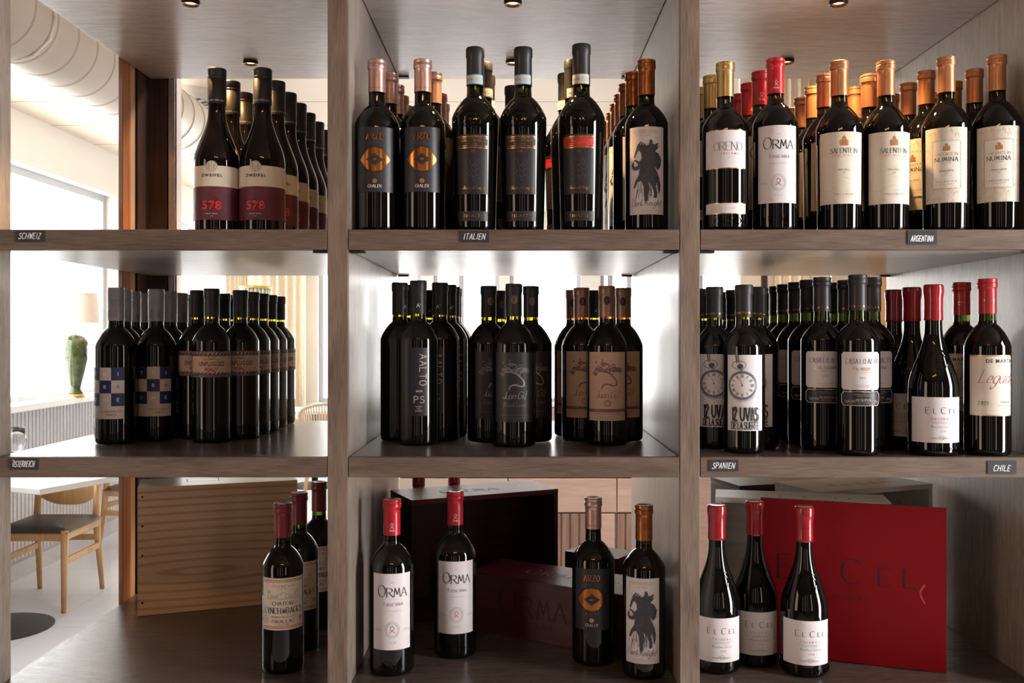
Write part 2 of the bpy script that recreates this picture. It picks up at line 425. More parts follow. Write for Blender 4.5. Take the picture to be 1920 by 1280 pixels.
win('window_1', 'x', XL - 0.12, 3.2, 7.25, 1.06, 2.58, [4.9])
win('window_2', 'x', XL - 0.12, 8.2, 10.4, 1.06, 2.58, [8.62])
for i, (p, q) in enumerate(FW): win('window_%d' % (i + 3), 'y', YF + 0.1, p, q, 0.73, 2.45, [p + 0.32] if i == 1 else ([p + 0.12] if i == 3 else []))
b = MB(); b.box(XL, XL + 0.16, 3.0, 10.6, 1.045, 1.086); struct('trim_1', b, M_sill, bevel=0.004)
b = MB(); b.box(XL, XR, YF - 0.06, YF, 0.69, 0.73); struct('trim_2', b, M_sill, bevel=0.004)
# ribbed wainscot under the left sill
b = MB(); b.box(XL, XL + 0.02, 3.0, 10.6, 0.1, 1.045)
y = 3.0
while y < 10.58: b.box(XL + 0.02, XL + 0.032, y, y + 0.036, 0.12, 1.03); y += 0.045
struct('trim_3', b, M_rib)
b = MB(); b.box(XL, XL + 0.04, 3.0, 10.6, 0, 0.1); struct('baseboard_left', b, M_rib)
b = MB(); b.box(XL, XR, YF - 0.02, YF, 0, 0.68); struct('trim_4', b, mat('lower wall wood', (186, 160, 140), 0.6, var=0.04, vs=5))

# ---- shelf unit: uprights, boards, side pane
shelf = thing('wine_shelf', (0, FRONT, 0), 0, 'large brown oak wine shelving unit with nine open compartments', 'shelf')
ZT, ZM, ZB, ZCEIL = H + 0.1761, H - 0.2018, H - 0.588, H + 0.6085
TH = 0.0335
def sb(name, m, x0, x1, y0, y1, z0, z1, bevel=0.0008, parent=shelf):
    b = MB(); b.box(x0, x1, y0 - FRONT, y1 - FRONT, z0, z1); return b.build(name, m, parent, bevel=bevel)
XA = [(-0.8726, -0.3168), (-0.2832, 0.2681), (0.3009, 0.872)]
for x0, x1 in ((-0.3168, -0.2832), (0.2681, 0.3009)):
    sb('upright_edge', M_up, x0, x1, FRONT, FRONT + 0.012, 0.86, 2.15)
    sb('upright', M_side, x0, x1, FRONT + 0.012, BACK, 0.86, 2.15)
sb('end_panel', M_side, 0.872, 0.905, FRONT, BACK, 0.86, 2.15)
sb('upright', M_side, -0.906, -0.8726, FRONT, 1.594, 0.86, 2.15)
sb('pane_bead', M_side, -0.904, -0.8738, 1.5945, 1.607, 0.86, 2.15)
g = 0.0014
for i, (x0, x1) in enumerate(XA):
    for z in (ZT, ZM):
        sb('shelf_edge', M_front, x0 + g, x1 - g, FRONT, FRONT + 0.0015 + 0.01, z - TH, z)
        sb('shelf_board', M_shelf, x0 + g, x1 - g, FRONT + 0.0115, BACK, z - TH, z)
    sb('bottom_board', M_shelf, x0 + g, x1 - g, FRONT, BACK, ZB - TH, ZB)
    sb('top_board', M_top, x0 + g, x1 - g, FRONT, BACK, ZCEIL, ZCEIL + TH)
# pale undersides of the boards (the veneer seen from below)
for i, (x0, x1) in enumerate(XA):
    for z in (ZT, ZM): sb('underside', M_top, x0 + 2 * g, x1 - 2 * g, FRONT + 0.012, BACK - 0.001, z - TH - 0.0006, z - TH - 0.0001, 0)
# little black shelf supports
for i, (x0, x1) in enumerate(XA):
    for z in (ZT - TH, ZCEIL):
        for xx, sg in ((x0 + 0.002, 1), (x1 - 0.002, -1)):
            if i == 0 and sg == 1: continue
            for yy in (FRONT + 0.008, BACK - 0.03):
                if z == ZCEIL and yy < 2: continue
                sb('shelf_support', M_black, min(xx, xx + sg * 0.024), max(xx, xx + sg * 0.024), yy, yy + 0.016, z - 0.0045, z - 0.0008, 0, shelf)
g_ = MB(); g_.box(-0.8786, -0.8746, 1.6075, 2.062, ZB - 0.03, 2.14); go = g_.build('side_window_pane', M_glass)
tag(go, 'clear glass side pane closing the shelving unit toward the dining room', 'glass pane')
# frame post in the rear corner, layered timber and metal
post = thing('window_post', (-0.8726, 2.063, 0), 0, 'layered timber window post with metal edges at the rear shelf corner', 'post')
def pp(name, m, x0, x1, y0, y1): b = MB(); b.box(x0 + 0.8726, x1 + 0.8726, y0 - 2.063, y1 - 2.063, 0.02, 2.35); return b.build(name, m, post, bevel=0.0008)
pp('outer_board', M_orange, -0.884, -0.8735, 2.063, 2.102); pp('inner_board', M_lightwd, -0.883, -0.876, 2.1025, 2.133)
pp('seal', M_black, -0.882, -0.8775, 2.1335, 2.142); pp('frame_board', M_brownwd, -0.884, -0.8735, 2.1425, 2.189)
pp('metal_edge', M_metal, -0.884, -0.875, 2.1895, 2.2115); pp('corner_board', M_brownwd, -0.886, -0.8335, 2.2135, 2.28)
pp('corner_stop', M_brownwd, -0.833, -0.8315, 2.2185, 2.29); pp('metal_profile', M_metal, -0.831, -0.8158, 2.215, 2.26)
pp('thin_bead', mat('white bead', (225, 222, 222), 0.4, var=0.02), -0.8155, -0.8125, 2.22, 2.25)
# white strip outside the side pane, a bright reflection built as a solid
b = MB(); b.box(-0.915, -0.8800, 1.60, 1.90, 0.868, 0.885); struct('trim_5', b, M_sill)

# ---- downlights in the top boards
M_lens = mat('warm lamp lens', (255, 200, 120), 0.3, emit=(255, 196, 120), es=9.0)
dl0 = None
DLS = ((-0.596, 1.697, 'front downlight above the left compartment, bronze ring'), (-0.594, 2.07, 'rear downlight above the left compartment, bronze ring'),
       (-0.010, 1.697, 'front downlight above the middle compartment, bronze ring'), (-0.012, 2.066, 'rear downlight above the middle compartment, bronze ring'),
       (0.582, 1.697, 'front downlight above the right compartment, bronze ring'), (0.592, 2.06, 'rear downlight above the right compartment, bronze ring'))
for x, y, lab in DLS:
    if dl0 is None:
        d = dl0 = thing('downlight', (x, y, ZCEIL), 0, lab, 'lamp', 'downlights in the top boards')
        b = MB(); b.lathe([(0.0165, -0.0005), (0.0165, -0.006), (0.0150, -0.0075), (0.0115, -0.0070), (0.0105, -0.003), (0.0105, -0.0005)][::-1], 32, close=False); b.build('ring', M_bronze, d, sharp=40)
        b = MB(); b.lathe([(0.0, -0.0042), (0.006, -0.0040), (0.0104, -0.0028)][::-1], 32, close=False); b.build('lens', M_lens, d)
    else:
        d = copy_tree(dl0); d.location = (x, y, ZCEIL); tag(d, lab)
    l = bpy.data.lights.new('downlight beam', 'SPOT'); l.energy = 20.0 if y < 2 else 6.0; l.color = (1.0, 0.56, 0.22); l.spot_size = math.radians(100); l.spot_blend = 0.55
    l.shadow_soft_size = 0.009
    lo = bpy.data.objects.new('downlight beam', l); COL.objects.link(lo); lo.location = (x, y - 0.016, ZCEIL - 0.012)
# three small ceiling spots of the tasting room (they sparkle on the bottle shoulders)
t0 = None
for k, x in enumerate((-0.28, 0.0, 0.28)):
    lab = 'small round warm ceiling lamp in the tasting room, %s of three' % ('first', 'second', 'third')[k]
    if t0 is None:
        t0 = d = thing('ceiling_lamp', (x, -0.5, 3.0), 0, lab, 'lamp', 'ceiling lamps of the tasting room')
        b = MB(); b.tube([(0, 0, 0), (0, 0, -0.3)], 0.006); b.build('rod', M_bronze, d)
        b = MB(); b.lathe([(0.0, -0.38), (0.025, -0.372), (0.042, -0.34), (0.036, -0.31), (0.0, -0.3)], 24, close=False); b.build('bulb', mat('warm bulb', (255, 220, 170), 0.4, emit=(255, 190, 110), es=60), d)
    else: d = copy_tree(t0); d.location.x = x; tag(d, lab)
# ------------------------------------------------------------------ dining room beyond the shelf
M_duct = mat('white spiral duct', (244, 236, 224), 0.45, var=0.03, vs=6)
duct = thing('air_duct', (-1.85, 2.9, 2.66), 0, 'round white spiral duct running under the boarded ceiling', 'duct')
b = MB(); b.tube([(0, 0, 0), (0, 3.3, 0)], 0.155, 40); 
y = 0.06
while y < 3.28:
    prof = [(0.155, -0.006), (0.1595, 0), (0.155, 0.006)]
    i0 = len(b.v); n = 40
    for r, t in prof:
        for k in range(n): a = 2 * PI * k / n; b.v.append((r * math.cos(a), y + t, r * math.sin(a)))
    for j in range(2):
        for k in range(n): b.f.append((i0 + j * n + k, i0 + j * n + (k + 1) % n, i0 + (j + 1) * n + (k + 1) % n, i0 + (j + 1) * n + k)); b.m.append(1); b.sm.append(False)
    y += 0.16
b.build('pipe', [M_duct, mat('duct seam', (214, 198, 180), 0.5, var=0.05)], duct)
b = MB(); b.tube([(0, 3.28, 0), (0, 3.42, 0.02), (-0.02, 3.5, 0.1), (-0.02, 3.52, 0.235)], [0.155, 0.155, 0.14, 0.14], 32); b.build('elbow', M_duct, duct)
for yy in (0.5, 2.4):
    b = MB(); b.tube([(0, yy, 0.15), (0, yy, 0.24)], 0.006, 8); b.tube([(0.162 * math.cos(t), yy, 0.162 * math.sin(t)) for t in [PI * k / 12 * 2 for k in range(13)]], 0.006, 6); b.build('hanger', M_duct, duct)
dif = thing('ceiling_diffuser', (-1.98, 5.5, ZC), 0, 'round white swirl diffuser with dark slots on the ceiling', 'air vent')
b = MB(); b.lathe([(0.0, -0.05), (0.27, -0.05), (0.30, -0.035), (0.31, 0.0)], 48, close=False); b.build('plate', M_white, dif)
for k in range(18):
    a = 2 * PI * k / 18; b = MB(); R_ = Matrix.Rotation(a, 4, 'Z') @ Matrix.Translation((0.16, 0.02, -0.0525)) @ Matrix.Rotation(0.35, 4, 'Z')
    b.box(-0.085, 0.085, -0.011, 0.011, -0.0015, 0.0015, 0, R_); b.build('slot', M_black, dif)

# table lamp with a green glazed vase foot on the sill
lamp = thing('table_lamp', (-2.99, 6.30, 1.086), 0, 'green glazed vase lamp with cream shade on the window sill', 'lamp')
M_gv = mat('green crackle glaze', (66, 76, 38), 0.15, coat=0.4, var=0.55, vs=26)
M_brass = mat('brass foot', (214, 180, 104), 0.3, 1.0, var=0.05)
b = MB(); b.lathe([(0.05, 0.022), (0.048, 0.03), (0.034, 0.055), (0.036, 0.08), (0.055, 0.16), (0.078, 0.26), (0.085, 0.32), (0.078, 0.37), (0.055, 0.405), (0.025, 0.42), (0.0, 0.421)], 40); b.build('vase_body', M_gv, lamp)
b = MB(); b.lathe([(0.062, 0.0), (0.064, 0.006), (0.058, 0.018), (0.05, 0.022)], 40); b.build('foot', M_brass, lamp)
b = MB(); b.tube([(0, 0, 0.415), (0, 0, 0.55)], 0.004, 10); b.build('stem', M_sill, lamp)
b = MB(); b.lathe([(0.150, 0.50), (0.135, 0.70)], 40, close=False); b.lathe([(0.148, 0.50), (0.133, 0.70)], 40, close=False); b.build('lamp_shade', mat('peach lamp shade', (246, 226, 210), 0.8, var=0.03), lamp)

# round-foot dining table
M_ttop = mat('pale stone table top', (226, 224, 222), 0.3, var=0.04, vs=6)
tb = thing('dining_table', (-2.60, 5.02, 0), math.radians(-23), 'white topped dining table on a dark round foot by the window', 'table', 'dining tables')
b = MB(); b.box(-0.42, 0.42, -0.32, 0.32, 0.72, 0.75); b.build('table_top', M_ttop, tb, bevel=0.004)
b = MB(); b.tube([(0.04, -0.235, 0.01), (0.04, -0.235, 0.72)], 0.03, 24); b.build('column', M_iron, tb)
b = MB(); b.lathe([(0.25, 0.0), (0.25, 0.006), (0.23, 0.012), (0.04, 0.022)], 56, c=(0.04, -0.235, 0)); b.build('foot_plate', M_iron, tb, sharp=30)
t2 = copy_tree(tb); t2.location = (-2.12, 9.55, 0); t2.rotation_euler.z = 0.2; tag(t2, 'distant dining table in front of the far curtains')

def wine_glass(loc, lab, s=1.0):
    g = thing('wine_glass', loc, 0, lab, 'glass', 'wine glasses on the dining table'); g.scale = (s, s, s)
    b = MB(); o = [(0.036, 0), (0.036, 0.0015), (0.012, 0.004), (0.0045, 0.012), (0.004, 0.09), (0.010, 0.105), (0.034, 0.125), (0.047, 0.155), (0.046, 0.185), (0.036, 0.235)]
    i = [(0.0352, 0.235), (0.0452, 0.185), (0.0462, 0.155), (0.0332, 0.1262), (0.009, 0.1075), (0.0, 0.106)]
    b.lathe(o + i, 36); b.build('bowl_and_stem', M_wineglass, g); return g
wine_glass((-2.69, 5.00, 0.75), 'large clear wine glass standing on the near dining table', 1.1)

def make_chair(loc, rz, lab):
    c = thing('dining_chair', loc, rz, lab, 'chair', 'natural oak dining chairs')
    for sx in (-1, 1):
        b = MB(); b.tube([(sx * 0.195, -0.22, 0), (sx * 0.19, -0.20, 0.44)], [0.013, 0.021], 12); b.build('leg', M_tan, c)
        b = MB(); b.tube([(sx * 0.185, 0.27, 0), (sx * 0.172, 0.215, 0.44), (sx * 0.172, 0.235, 0.66)], [0.013, 0.021, 0.017], 12); b.build('leg', M_tan, c)
        b = MB(); b.box(sx * 0.18 - 0.01, sx * 0.18 + 0.01, -0.2, 0.225, 0.25, 0.285); b.build('side_stretcher', M_tan, c, bevel=0.003)
    b = MB(); b.box(-0.18, 0.18, 0.21, 0.232, 0.30, 0.335); b.build('rear_stretcher', M_tan, c, bevel=0.003)
    b = MB(); b.box(-0.2, 0.2, -0.215, 0.225, 0.385, 0.43); b.build('seat_frame', M_tan, c, bevel=0.008)
    b = MB(); n = 14; pf = []
    for j in range(n + 1):
        for i in range(n + 1):
            u = -1 + 2 * i / n; v = -1 + 2 * j / n; e = max(abs(u), abs(v)); pf.append((u * 0.215, v * 0.22, 0.43 + 0.04 * (1 - e ** 5)))
    i0 = len(b.v); b.v += pf
    for j in range(n):
        for i in range(n): k = i0 + j * (n + 1) + i; b.f.append((k, k + 1, k + n + 2, k + n + 1)); b.m.append(0); b.sm.append(True)
    b.build('seat_cushion', M_dark, c)
    # wide curved backrest: tall in the middle, tapering to the ends
    b = MB(); n = 20; P = []
    for i in range(n + 1):
        u = -1 + 2 * i / n; a = u * 0.95; x = 0.225 * math.sin(a) / math.sin(0.95) ; y = 0.262 - 0.07 * (1 - math.cos(a)) / (1 - math.cos(0.95))
        zt = 0.705 - 0.01 * u * u; zb = 0.50 + 0.17 * abs(u) ** 2.6
        for (dy, z) in ((-0.009, zb), (-0.009, zt), (0.009, zt), (0.009, zb)): P.append((x, y + dy, z))
    i0 = len(b.v); b.v += P
    for i in range(n):
        for k in range(4): q = i0 + i * 4; b.f.append((q + k, q + (k + 1) % 4, q + 4 + (k + 1) % 4, q + 4 + k)); b.m.append(0); b.sm.append(False)
    b.f += [(i0, i0 + 1, i0 + 2, i0 + 3), (i0 + n * 4 + 3, i0 + n * 4 + 2, i0 + n * 4 + 1, i0 + n * 4)]; b.m += [0, 0]; b.sm += [False, False]
    b.build('backrest', M_tan, c, sharp=35); return c
ch = make_chair((-2.655, 5.27, 0), math.radians(0), 'natural oak chair with dark seat pushed under the white table')
c2 = copy_tree(ch); c2.location = (-2.62, 6.62, 0); c2.rotation_euler.z = math.radians(75); tag(c2, 'natural oak chair farther back along the ribbed wall')

# wicker tub chair at the distant table
wk = thing('wicker_chair', (-1.78, 8.75, 0), math.radians(10), 'pale woven tub chair at the distant table', 'chair')
M_wk = mat('pale woven cord', (206, 192, 168), 0.8, var=0.2, vs=120, bump=0.5)
b = MB(); n = 40
for i in range(n):
    a = math.radians(-20 + 220 * i / (n - 1)); zt = 0.72 + 0.12 * math.sin(math.radians(220 * i / (n - 1) * 180 / 220)); r = 0.29
    b.tube([(0.24 * math.cos(a), 0.24 * math.sin(a), 0.43), (r * math.cos(a), r * math.sin(a), zt)], 0.0085, 6)
b.build('woven_back', M_wk, wk)
b = MB(); b.tube([(0.29 * math.cos(math.radians(-20 + 10 * k)), 0.29 * math.sin(math.radians(-20 + 10 * k)), 0.72 + 0.12 * math.sin(math.radians(10 * k * 180 / 220))) for k in range(23)], 0.014, 8); b.build('rim', M_wk, wk)
b = MB(); b.lathe([(0.25, 0.39), (0.26, 0.42), (0.24, 0.45), (0.0, 0.46)], 32); b.build('seat', M_wk, wk)
for sx in (-1, 1):
    for sy in (-1, 1): b = MB(); b.tube([(sx * 0.22, sy * 0.22, 0), (sx * 0.17, sy * 0.17, 0.40)], [0.010, 0.014], 8); b.build('leg', M_tan, wk)

# curtains: wavy cloth with thickness
def curtain(loc, wd, h, rz, lab, m=M_cream, waves=9, amp=0.03):
    b = MB(); n = waves * 8; P = []
    for i in range(n + 1):
        u = i / n; P.append((u * wd - wd / 2, amp * math.sin(2 * PI * waves * u) + 0.01 * math.sin(11 * u)))
    for i in range(n):
        (x0, y0), (x1, y1) = P[i], P[i + 1]
        b.quad([(x0, y0, 0), (x1, y1, 0), (x1, y1, h), (x0, y0, h)], 0, True); b.quad([(x0, y0 + 0.004, h), (x1, y1 + 0.004, h), (x1, y1 + 0.004, 0), (x0, y0 + 0.004, 0)], 0, True)
    c = thing('curtain', loc, rz, lab, 'curtain', 'dining room curtains'); b.build('cloth', m, c)
    b = MB(); b.box(-wd / 2, wd / 2, -0.035, 0.04, h, h + 0.03); b.build('track', M_metal, c); return c
curtain((-3.03, 9.98, 0.02), 0.55, 2.5, math.radians(88), 'cream linen curtain hanging in the far window corner', waves=5)
curtain((-2.72, 10.50, 0.02), 0.66, 2.5, 0, 'cream linen curtain hanging against the far wall', waves=7)
curtain((1.32, 4.35, 0.02), 0.26, 2.85, 0, 'narrow pleated cream curtain beside the joinery wall', waves=6, amp=0.015)
# floor lamp with a pale striped glass shade
fl = thing('floor_lamp', (-2.42, 8.6, 0), 0, 'floor lamp with pale green striped glass shade before the curtains', 'lamp')
b = MB(); b.lathe([(0.15, 0), (0.15, 0.012), (0.02, 0.03)], 32); b.build('base', M_brass, fl)
b = MB(); b.tube([(0, 0, 0.02), (0, 0, 1.7)], 0.01, 10); b.build('pole', M_brass, fl)
b = MB(); 
for k in range(24):
    a = 2 * PI * k / 24; b.tube([(0.125 * math.cos(a), 0.125 * math.sin(a), 1.58), (0.125 * math.cos(a), 0.125 * math.sin(a), 1.93)], 0.0155, 6, m=k % 2)
b.build('shade', [mat('pale green glass rod', (196, 206, 186), 0.2, coat=0.5, var=0.05), mat('frosted glass rod', (228, 226, 214), 0.3, var=0.03)], fl)
b = MB(); b.lathe([(0.145, 1.93), (0.145, 1.955)], 32); b.build('top_ring', M_brass, fl)

M_crp0 = mat('ivory drawer lacquer', (224, 212, 200), 0.4, var=0.02)
# pale oak sideboard right behind the shelf
sbd = thing('sideboard', (0.62, 3.75, 0), 0, 'pale washed oak sideboard with ribbed lower doors behind the middle compartment', 'cabinet')
def bb(name, m, x0, x1, y0, y1, z0, z1, par=sbd, bv=0.002): b = MB(); b.box(x0, x1, y0, y1, z0, z1); return b.build(name, m, par, bevel=bv)
bb('carcass', M_pinkwd, -1.10, 0.62, 0.02, 0.42, 0.05, 0.93)
bb('worktop', M_pinkwd, -1.12, 0.64, 0.0, 0.44, 0.93, 0.955)
bb('drawer_front', M_crp0, -1.10, -0.664, 0.0, 0.019, 0.79, 0.926); bb('drawer_front', M_pinkwd, -0.66, -0.226, 0.0, 0.019, 0.79, 0.926); bb('plain_door', M_pinkwd, -0.345, -0.232, -0.001, 0.0195, 0.08, 0.785)
bb('drawer_front', M_pinkwd, -0.222, 0.62, 0.0, 0.019, 0.79, 0.926)
M_ribw = wood('ribbed oak', (150, 120, 104), (178, 150, 134), 'z', rough=0.5)
for x0, x1 in ((-0.66, -0.35), (-0.222, 0.62)):
    b = MB(); b.box(x0, x1, 0.008, 0.019, 0.08, 0.785); x = x0
    while x < x1 - 0.01: b.box(x, x + 0.028, -0.001, 0.0081, 0.08, 0.785); x += 0.036
    b.build('ribbed_door', M_ribw, sbd)
bb('cupboard_body', M_pinkwd, 0, 0.01, 0.3, 0.31, 0.0, 0.05)
# joinery wall of tall panels seen through the right compartment
jw = thing('panel_wall', (1.07, 4.5, 0), 0, 'tall cream and pale oak joinery panels behind the right compartments', 'panelling')
M_crp = mat('cream lacquer panel', (226, 214, 198), 0.4, var=0.02, vs=4)
for k, (x0, x1, m) in enumerate(((0.0, 0.10, M_crp), (0.104, 0.13, M_brownwd), (0.134, 0.24, M_crp), (0.44, 0.62, M_crp), (0.624, 0.78, M_lightwd), (0.784, 1.6, M_pinkwd))):
    b = MB(); b.box(x0, x1, 0, 0.04, 0, 2.88); b.build('panel', m, jw, bevel=0.002)
# pinkish low cupboards behind the right bottom compartment
lc = thing('low_cupboard', (1.12, 3.3, 0), 0, 'low pale oak cupboard with thin dark joints behind the right bottom compartment', 'cabinet')
for k, (x0, x1, z0, z1) in enumerate(((-0.5, -0.409, 0.05, 1.0), (-0.405, 0.30, 0.82, 1.0), (-0.405, 0.30, 0.05, 0.816), (0.304, 0.9, 0.05, 1.0))):
    b = MB(); b.box(x0, x1, 0, 0.02, z0, z1); b.build('door', M_pinkwd, lc, bevel=0.001)
b = MB(); b.box(-0.5, 0.9, 0.021, 0.4, 0.0, 1.0); b.build('carcass', M_pinkwd, lc)

# ------------------------------------------------------------------ crates on the bottom shelf
def pine(name, dark, light, rough=0.5):
    m = wood(name, dark, light, 'x', rough=rough, fine=160, long=3, bump=0.12); nt = m.node_tree; N = nt.nodes; L = nt.links
    tc = N.new('ShaderNodeTexCoord'); mp = N.new('ShaderNodeMapping'); mp.inputs['Scale'].default_value = (0.13, 0.0, 1.0); mp.inputs['Location'].default_value = (-0.016, 0, -0.085)
    wv = N.new('ShaderNodeTexWave'); wv.wave_type = 'RINGS'; wv.rings_direction = 'Y'; wv.inputs['Scale'].default_value = 19; wv.inputs['Distortion'].default_value = 2.2; wv.inputs['Detail'].default_value = 2.0; wv.inputs['Detail Scale'].default_value = 0.6
    L.new(tc.outputs['Object'], mp.inputs[0]); L.new(mp.outputs[0], wv.inputs['Vector'])
    r = N.new('ShaderNodeValToRGB'); e = r.color_ramp.elements; e[0].position = 0.55; e[1].position = 0.98; e[0].color = (0, 0, 0, 1); e[1].color = (0.75, 0.75, 0.75, 1)
    L.new(wv.outputs['Fac'], r.inputs[0]); b = N['Principled BSDF']; src = b.inputs['Base Color'].links[0].from_socket
    mx = N.new('ShaderNodeMixRGB'); mx.blend_type = 'MULTIPLY'; mx.inputs[2].default_value = (0.74, 0.58, 0.45, 1); L.new(r.outputs[0], mx.inputs[0]); L.new(src, mx.inputs[1]); L.new(mx.outputs[0], b.inputs['Base Color']); return m
M_pine = pine('pine board', (240, 196, 150), (250, 214, 174))
M_pinee = wood('pine end grain', (200, 152, 104), (232, 192, 148), 'z', rough=0.6, fine=60, long=3)
M_burg = wood('burgundy stained wood', (50, 12, 18), (74, 21, 28), 'x', rough=0.42, fine=90, long=3)
M_burgt = wood('burgundy lid', (96, 34, 50), (124, 54, 70), 'x', spec=1.4, rough=0.42, fine=60, long=3)
M_grey = wood('pale poplar board', (200, 192, 176), (226, 220, 204), 'x', rough=0.36, spec=1.45, fine=90, long=3)
M_red = mat('red painted lid', (122, 0, 10), 0.5, ior=1.3, var=0.04, vs=6)
M_print = mat('burnt print', (38, 8, 14), 0.6, var=0.1)
M_printg = mat('grey print', (88, 84, 78), 0.6, var=0.1)
M_pale = mat('pale lid print', (186, 150, 160), 0.5, var=0.05)
def crate(p0, p1, depth, z0, z1, lab, boards, group=None, t=0.010, mats=None, open_front=False, nails=True, lidart=None, frontart=None):
    """p0, p1: (x, y) of the front's left and right end; the body runs back from it."""
    d = Vector((p1[0] - p0[0], p1[1] - p0[1], 0)); W = d.length; rz = math.atan2(d.y, d.x); h = z1 - z0
    c = thing('wine_crate', (p0[0], p0[1], z0 + 0.0006), rz, lab, 'crate', group)
    m, mt, me = mats
    def bx(n, mm, *a): b = MB(); b.box(*a); return b.build(n, mm, c, bevel=0.0008)
    tb_ = MB(); tb_.box(0, W, 0, depth, h - t, h)
    if lidart:
        a = Art(); lidart(a, W, depth)
        for i, (pts, q, z) in enumerate(a.p): tb_.quad([(u, v, h + 0.0004 + (i % 12) * 4e-6) for u, v in pts], 1)
    tb_.build('top_board', [mt, M_pale if mt is M_burgt else M_printg], c)
    bx('bottom_board', m, 0, W, 0, depth, 0, t)
    bx('end_board', me, 0, t, 0.0002, depth - 0.0002, t, h - t); bx('end_board', me, W - t, W, 0.0002, depth - 0.0002, t, h - t)
    bx('back_board', m, t, W - t, depth - t, depth, t, h - t)
    if not open_front:
        b = MB(); b.box(-0.0005, W + 0.0005, -t * 0.7, -0.0002, 0, h); mm = [m, M_print, M_bronze]
        if nails:
            for zz in (0.09, 0.5, 0.72, 0.93):
                for xx in (0.008, W - 0.008): b.lathe([(0.0, 0.0), (0.0018, 0.0)], 8, 2, close=False)
        if frontart: frontart(b, W, h, -t * 0.7)
        fb = b.build('front_board', mm, c, bevel=0)
        if nails:
            for zz in (0.10, 0.47, 0.70, 0.93):
                b = MB(); b.tube([(0.009, -t * 0.7 - 0.0006, zz * h), (0.009, -t * 0.7 + 0.002, zz * h)], 0.0022, 10); b.build('nail', M_bronze, fb)
    return c
crate((-0.7995, 1.961), (-0.492, 2.072), 0.125, ZB, ZB + 0.268, 'natural pine wine crate with knotty front on the bottom shelf', 1, mats=(M_pine, M_grey, M_pinee),
      lidart=lambda a, W, d: (a.stroke([(W * .3, d * .35), (W * .5, d * .35), (W * .5, d * .7), (W * .3, d * .7), (W * .3, d * .35)], 0.002, 0)))
def lid_orma(a, W, d): a.text('ORMA', W * 0.45, d * 0.35, d * 0.3, 0, 0.09, serif=True, small=0.75, sp=0.3); a.ellipse(W * .85, d * .5, .012, .012, 0, w=.001)
crate((-0.2193, 1.915), (0.0876, 2.060), 0.142, ZB, ZB + 0.2495, 'open burgundy wine crate standing on its side, dark inside', 1, 'burgundy wine crates', mats=(M_burg, M_burgt, M_burg), open_front=True, lidart=lid_orma)
def f_orma(b, W, h, y):
    a = Art(); a.text('ORMA', W * 0.42, h * 0.38, 0.052, 1, 0.075, serif=True, small=0.72, sp=0.25); a.text('TOSCANA', W * 0.42, h * 0.2, 0.012, 1, 0.09, serif=True, sp=0.5)
    a.flat(b, Matrix.Translation((0, y, 0)))
crate((-0.096, 1.875), (0.2, 1.708), 0.125, ZB, ZB + 0.114, 'low burgundy wine crate lying in front, dark name print', 1, 'burgundy wine crates', mats=(M_burg, M_burgt, M_burg), nails=False, lidart=lid_orma, frontart=f_orma)
crate((0.108, 2.080), (0.216, 2.005), 0.080, ZB, ZB + 0.109, 'small burgundy wine crate between the two larger ones', 1, 'burgundy wine crates', mats=(M_burg, M_burgt, M_burg), nails=False,
      lidart=lambda a, W, d: a.text('ORMA', W * 0.5, d * 0.4, d * 0.18, 0, 0.09, serif=True, small=0.75, sp=0.3))
def lid_el(a, W, d): a.text('EL CEL', W * 0.5, d * 0.3, 0.026, 0, 0.1, serif=True, small=0.75, sp=0.7)
crate((0.373, 1.768), (0.680, 1.700), 0.092, ZB, ZB + 0.282, 'pale poplar wine crate behind the red panel', 1, 'pale poplar wine crates', mats=(M_grey, M_grey, M_grey), open_front=True,
      lidart=lambda a, W, d: [a.ellipse(W * k, d * 0.35, 0.003, 0.003, 0) for k in (.3, .38, .52, .7, .78)])
crate((0.587, 1.822), (0.8545, 1.9255), 0.14, ZB, ZB + 0.282, 'pale poplar wine crate with name on top, beside the right wall', 1, 'pale poplar wine crates', mats=(M_grey, M_grey, M_grey), open_front=True, lidart=lid_el)
crate((0.470, 1.985), (0.725, 2.057), 0.13, ZB, ZB + 0.268, 'dark burgundy wine crate hidden behind the pale poplar crates', 1, 'burgundy wine crates', mats=(M_burg, M_burg, M_burg), open_front=True)
# red sliding panel leaning upright against the poplar crate
p0, p1 = Vector((0.450, 1.732, ZB + 0.0018)), Vector((0.745, 1.625, ZB + 0.0018)); d = p1 - p0
lid = thing('crate_lid', p0, math.atan2(d.y, d.x), 'large glossy red crate lid with black name print, standing upright', 'crate lid')
W = d.length
a = Art(); a.text('EL CEL', W * 0.46, 0.142, 0.043, 0, 0.075, serif=True, small=0.74, sp=0.72)
a.text('PRIORAT', W * 0.5, 0.112, 0.007, 0, 0.1, serif=True, sp=0.6)
b = MB(); b.box(0, W, -0.004, 0.004, 0, 0.286); a.p = [(q, 1, z) for q, m, z in a.p]; a.flat(b, Matrix.Translation((0, -0.004, 0))); b.build('panel', [M_red, mat('black lid print', (28, 6, 12), 0.5, var=0.1)], lid)
b = MB(); a = Art(); a.stroke(smooth([(W - .035, .15), (W - .042, .135), (W - .035, .118)]), .003, 0); a.flat(b, Matrix.Translation((0, -0.004, 0))); b.build('scuff', mat('scuffed paint', (176, 60, 60), 0.6, var=0.2, vs=300), lid)
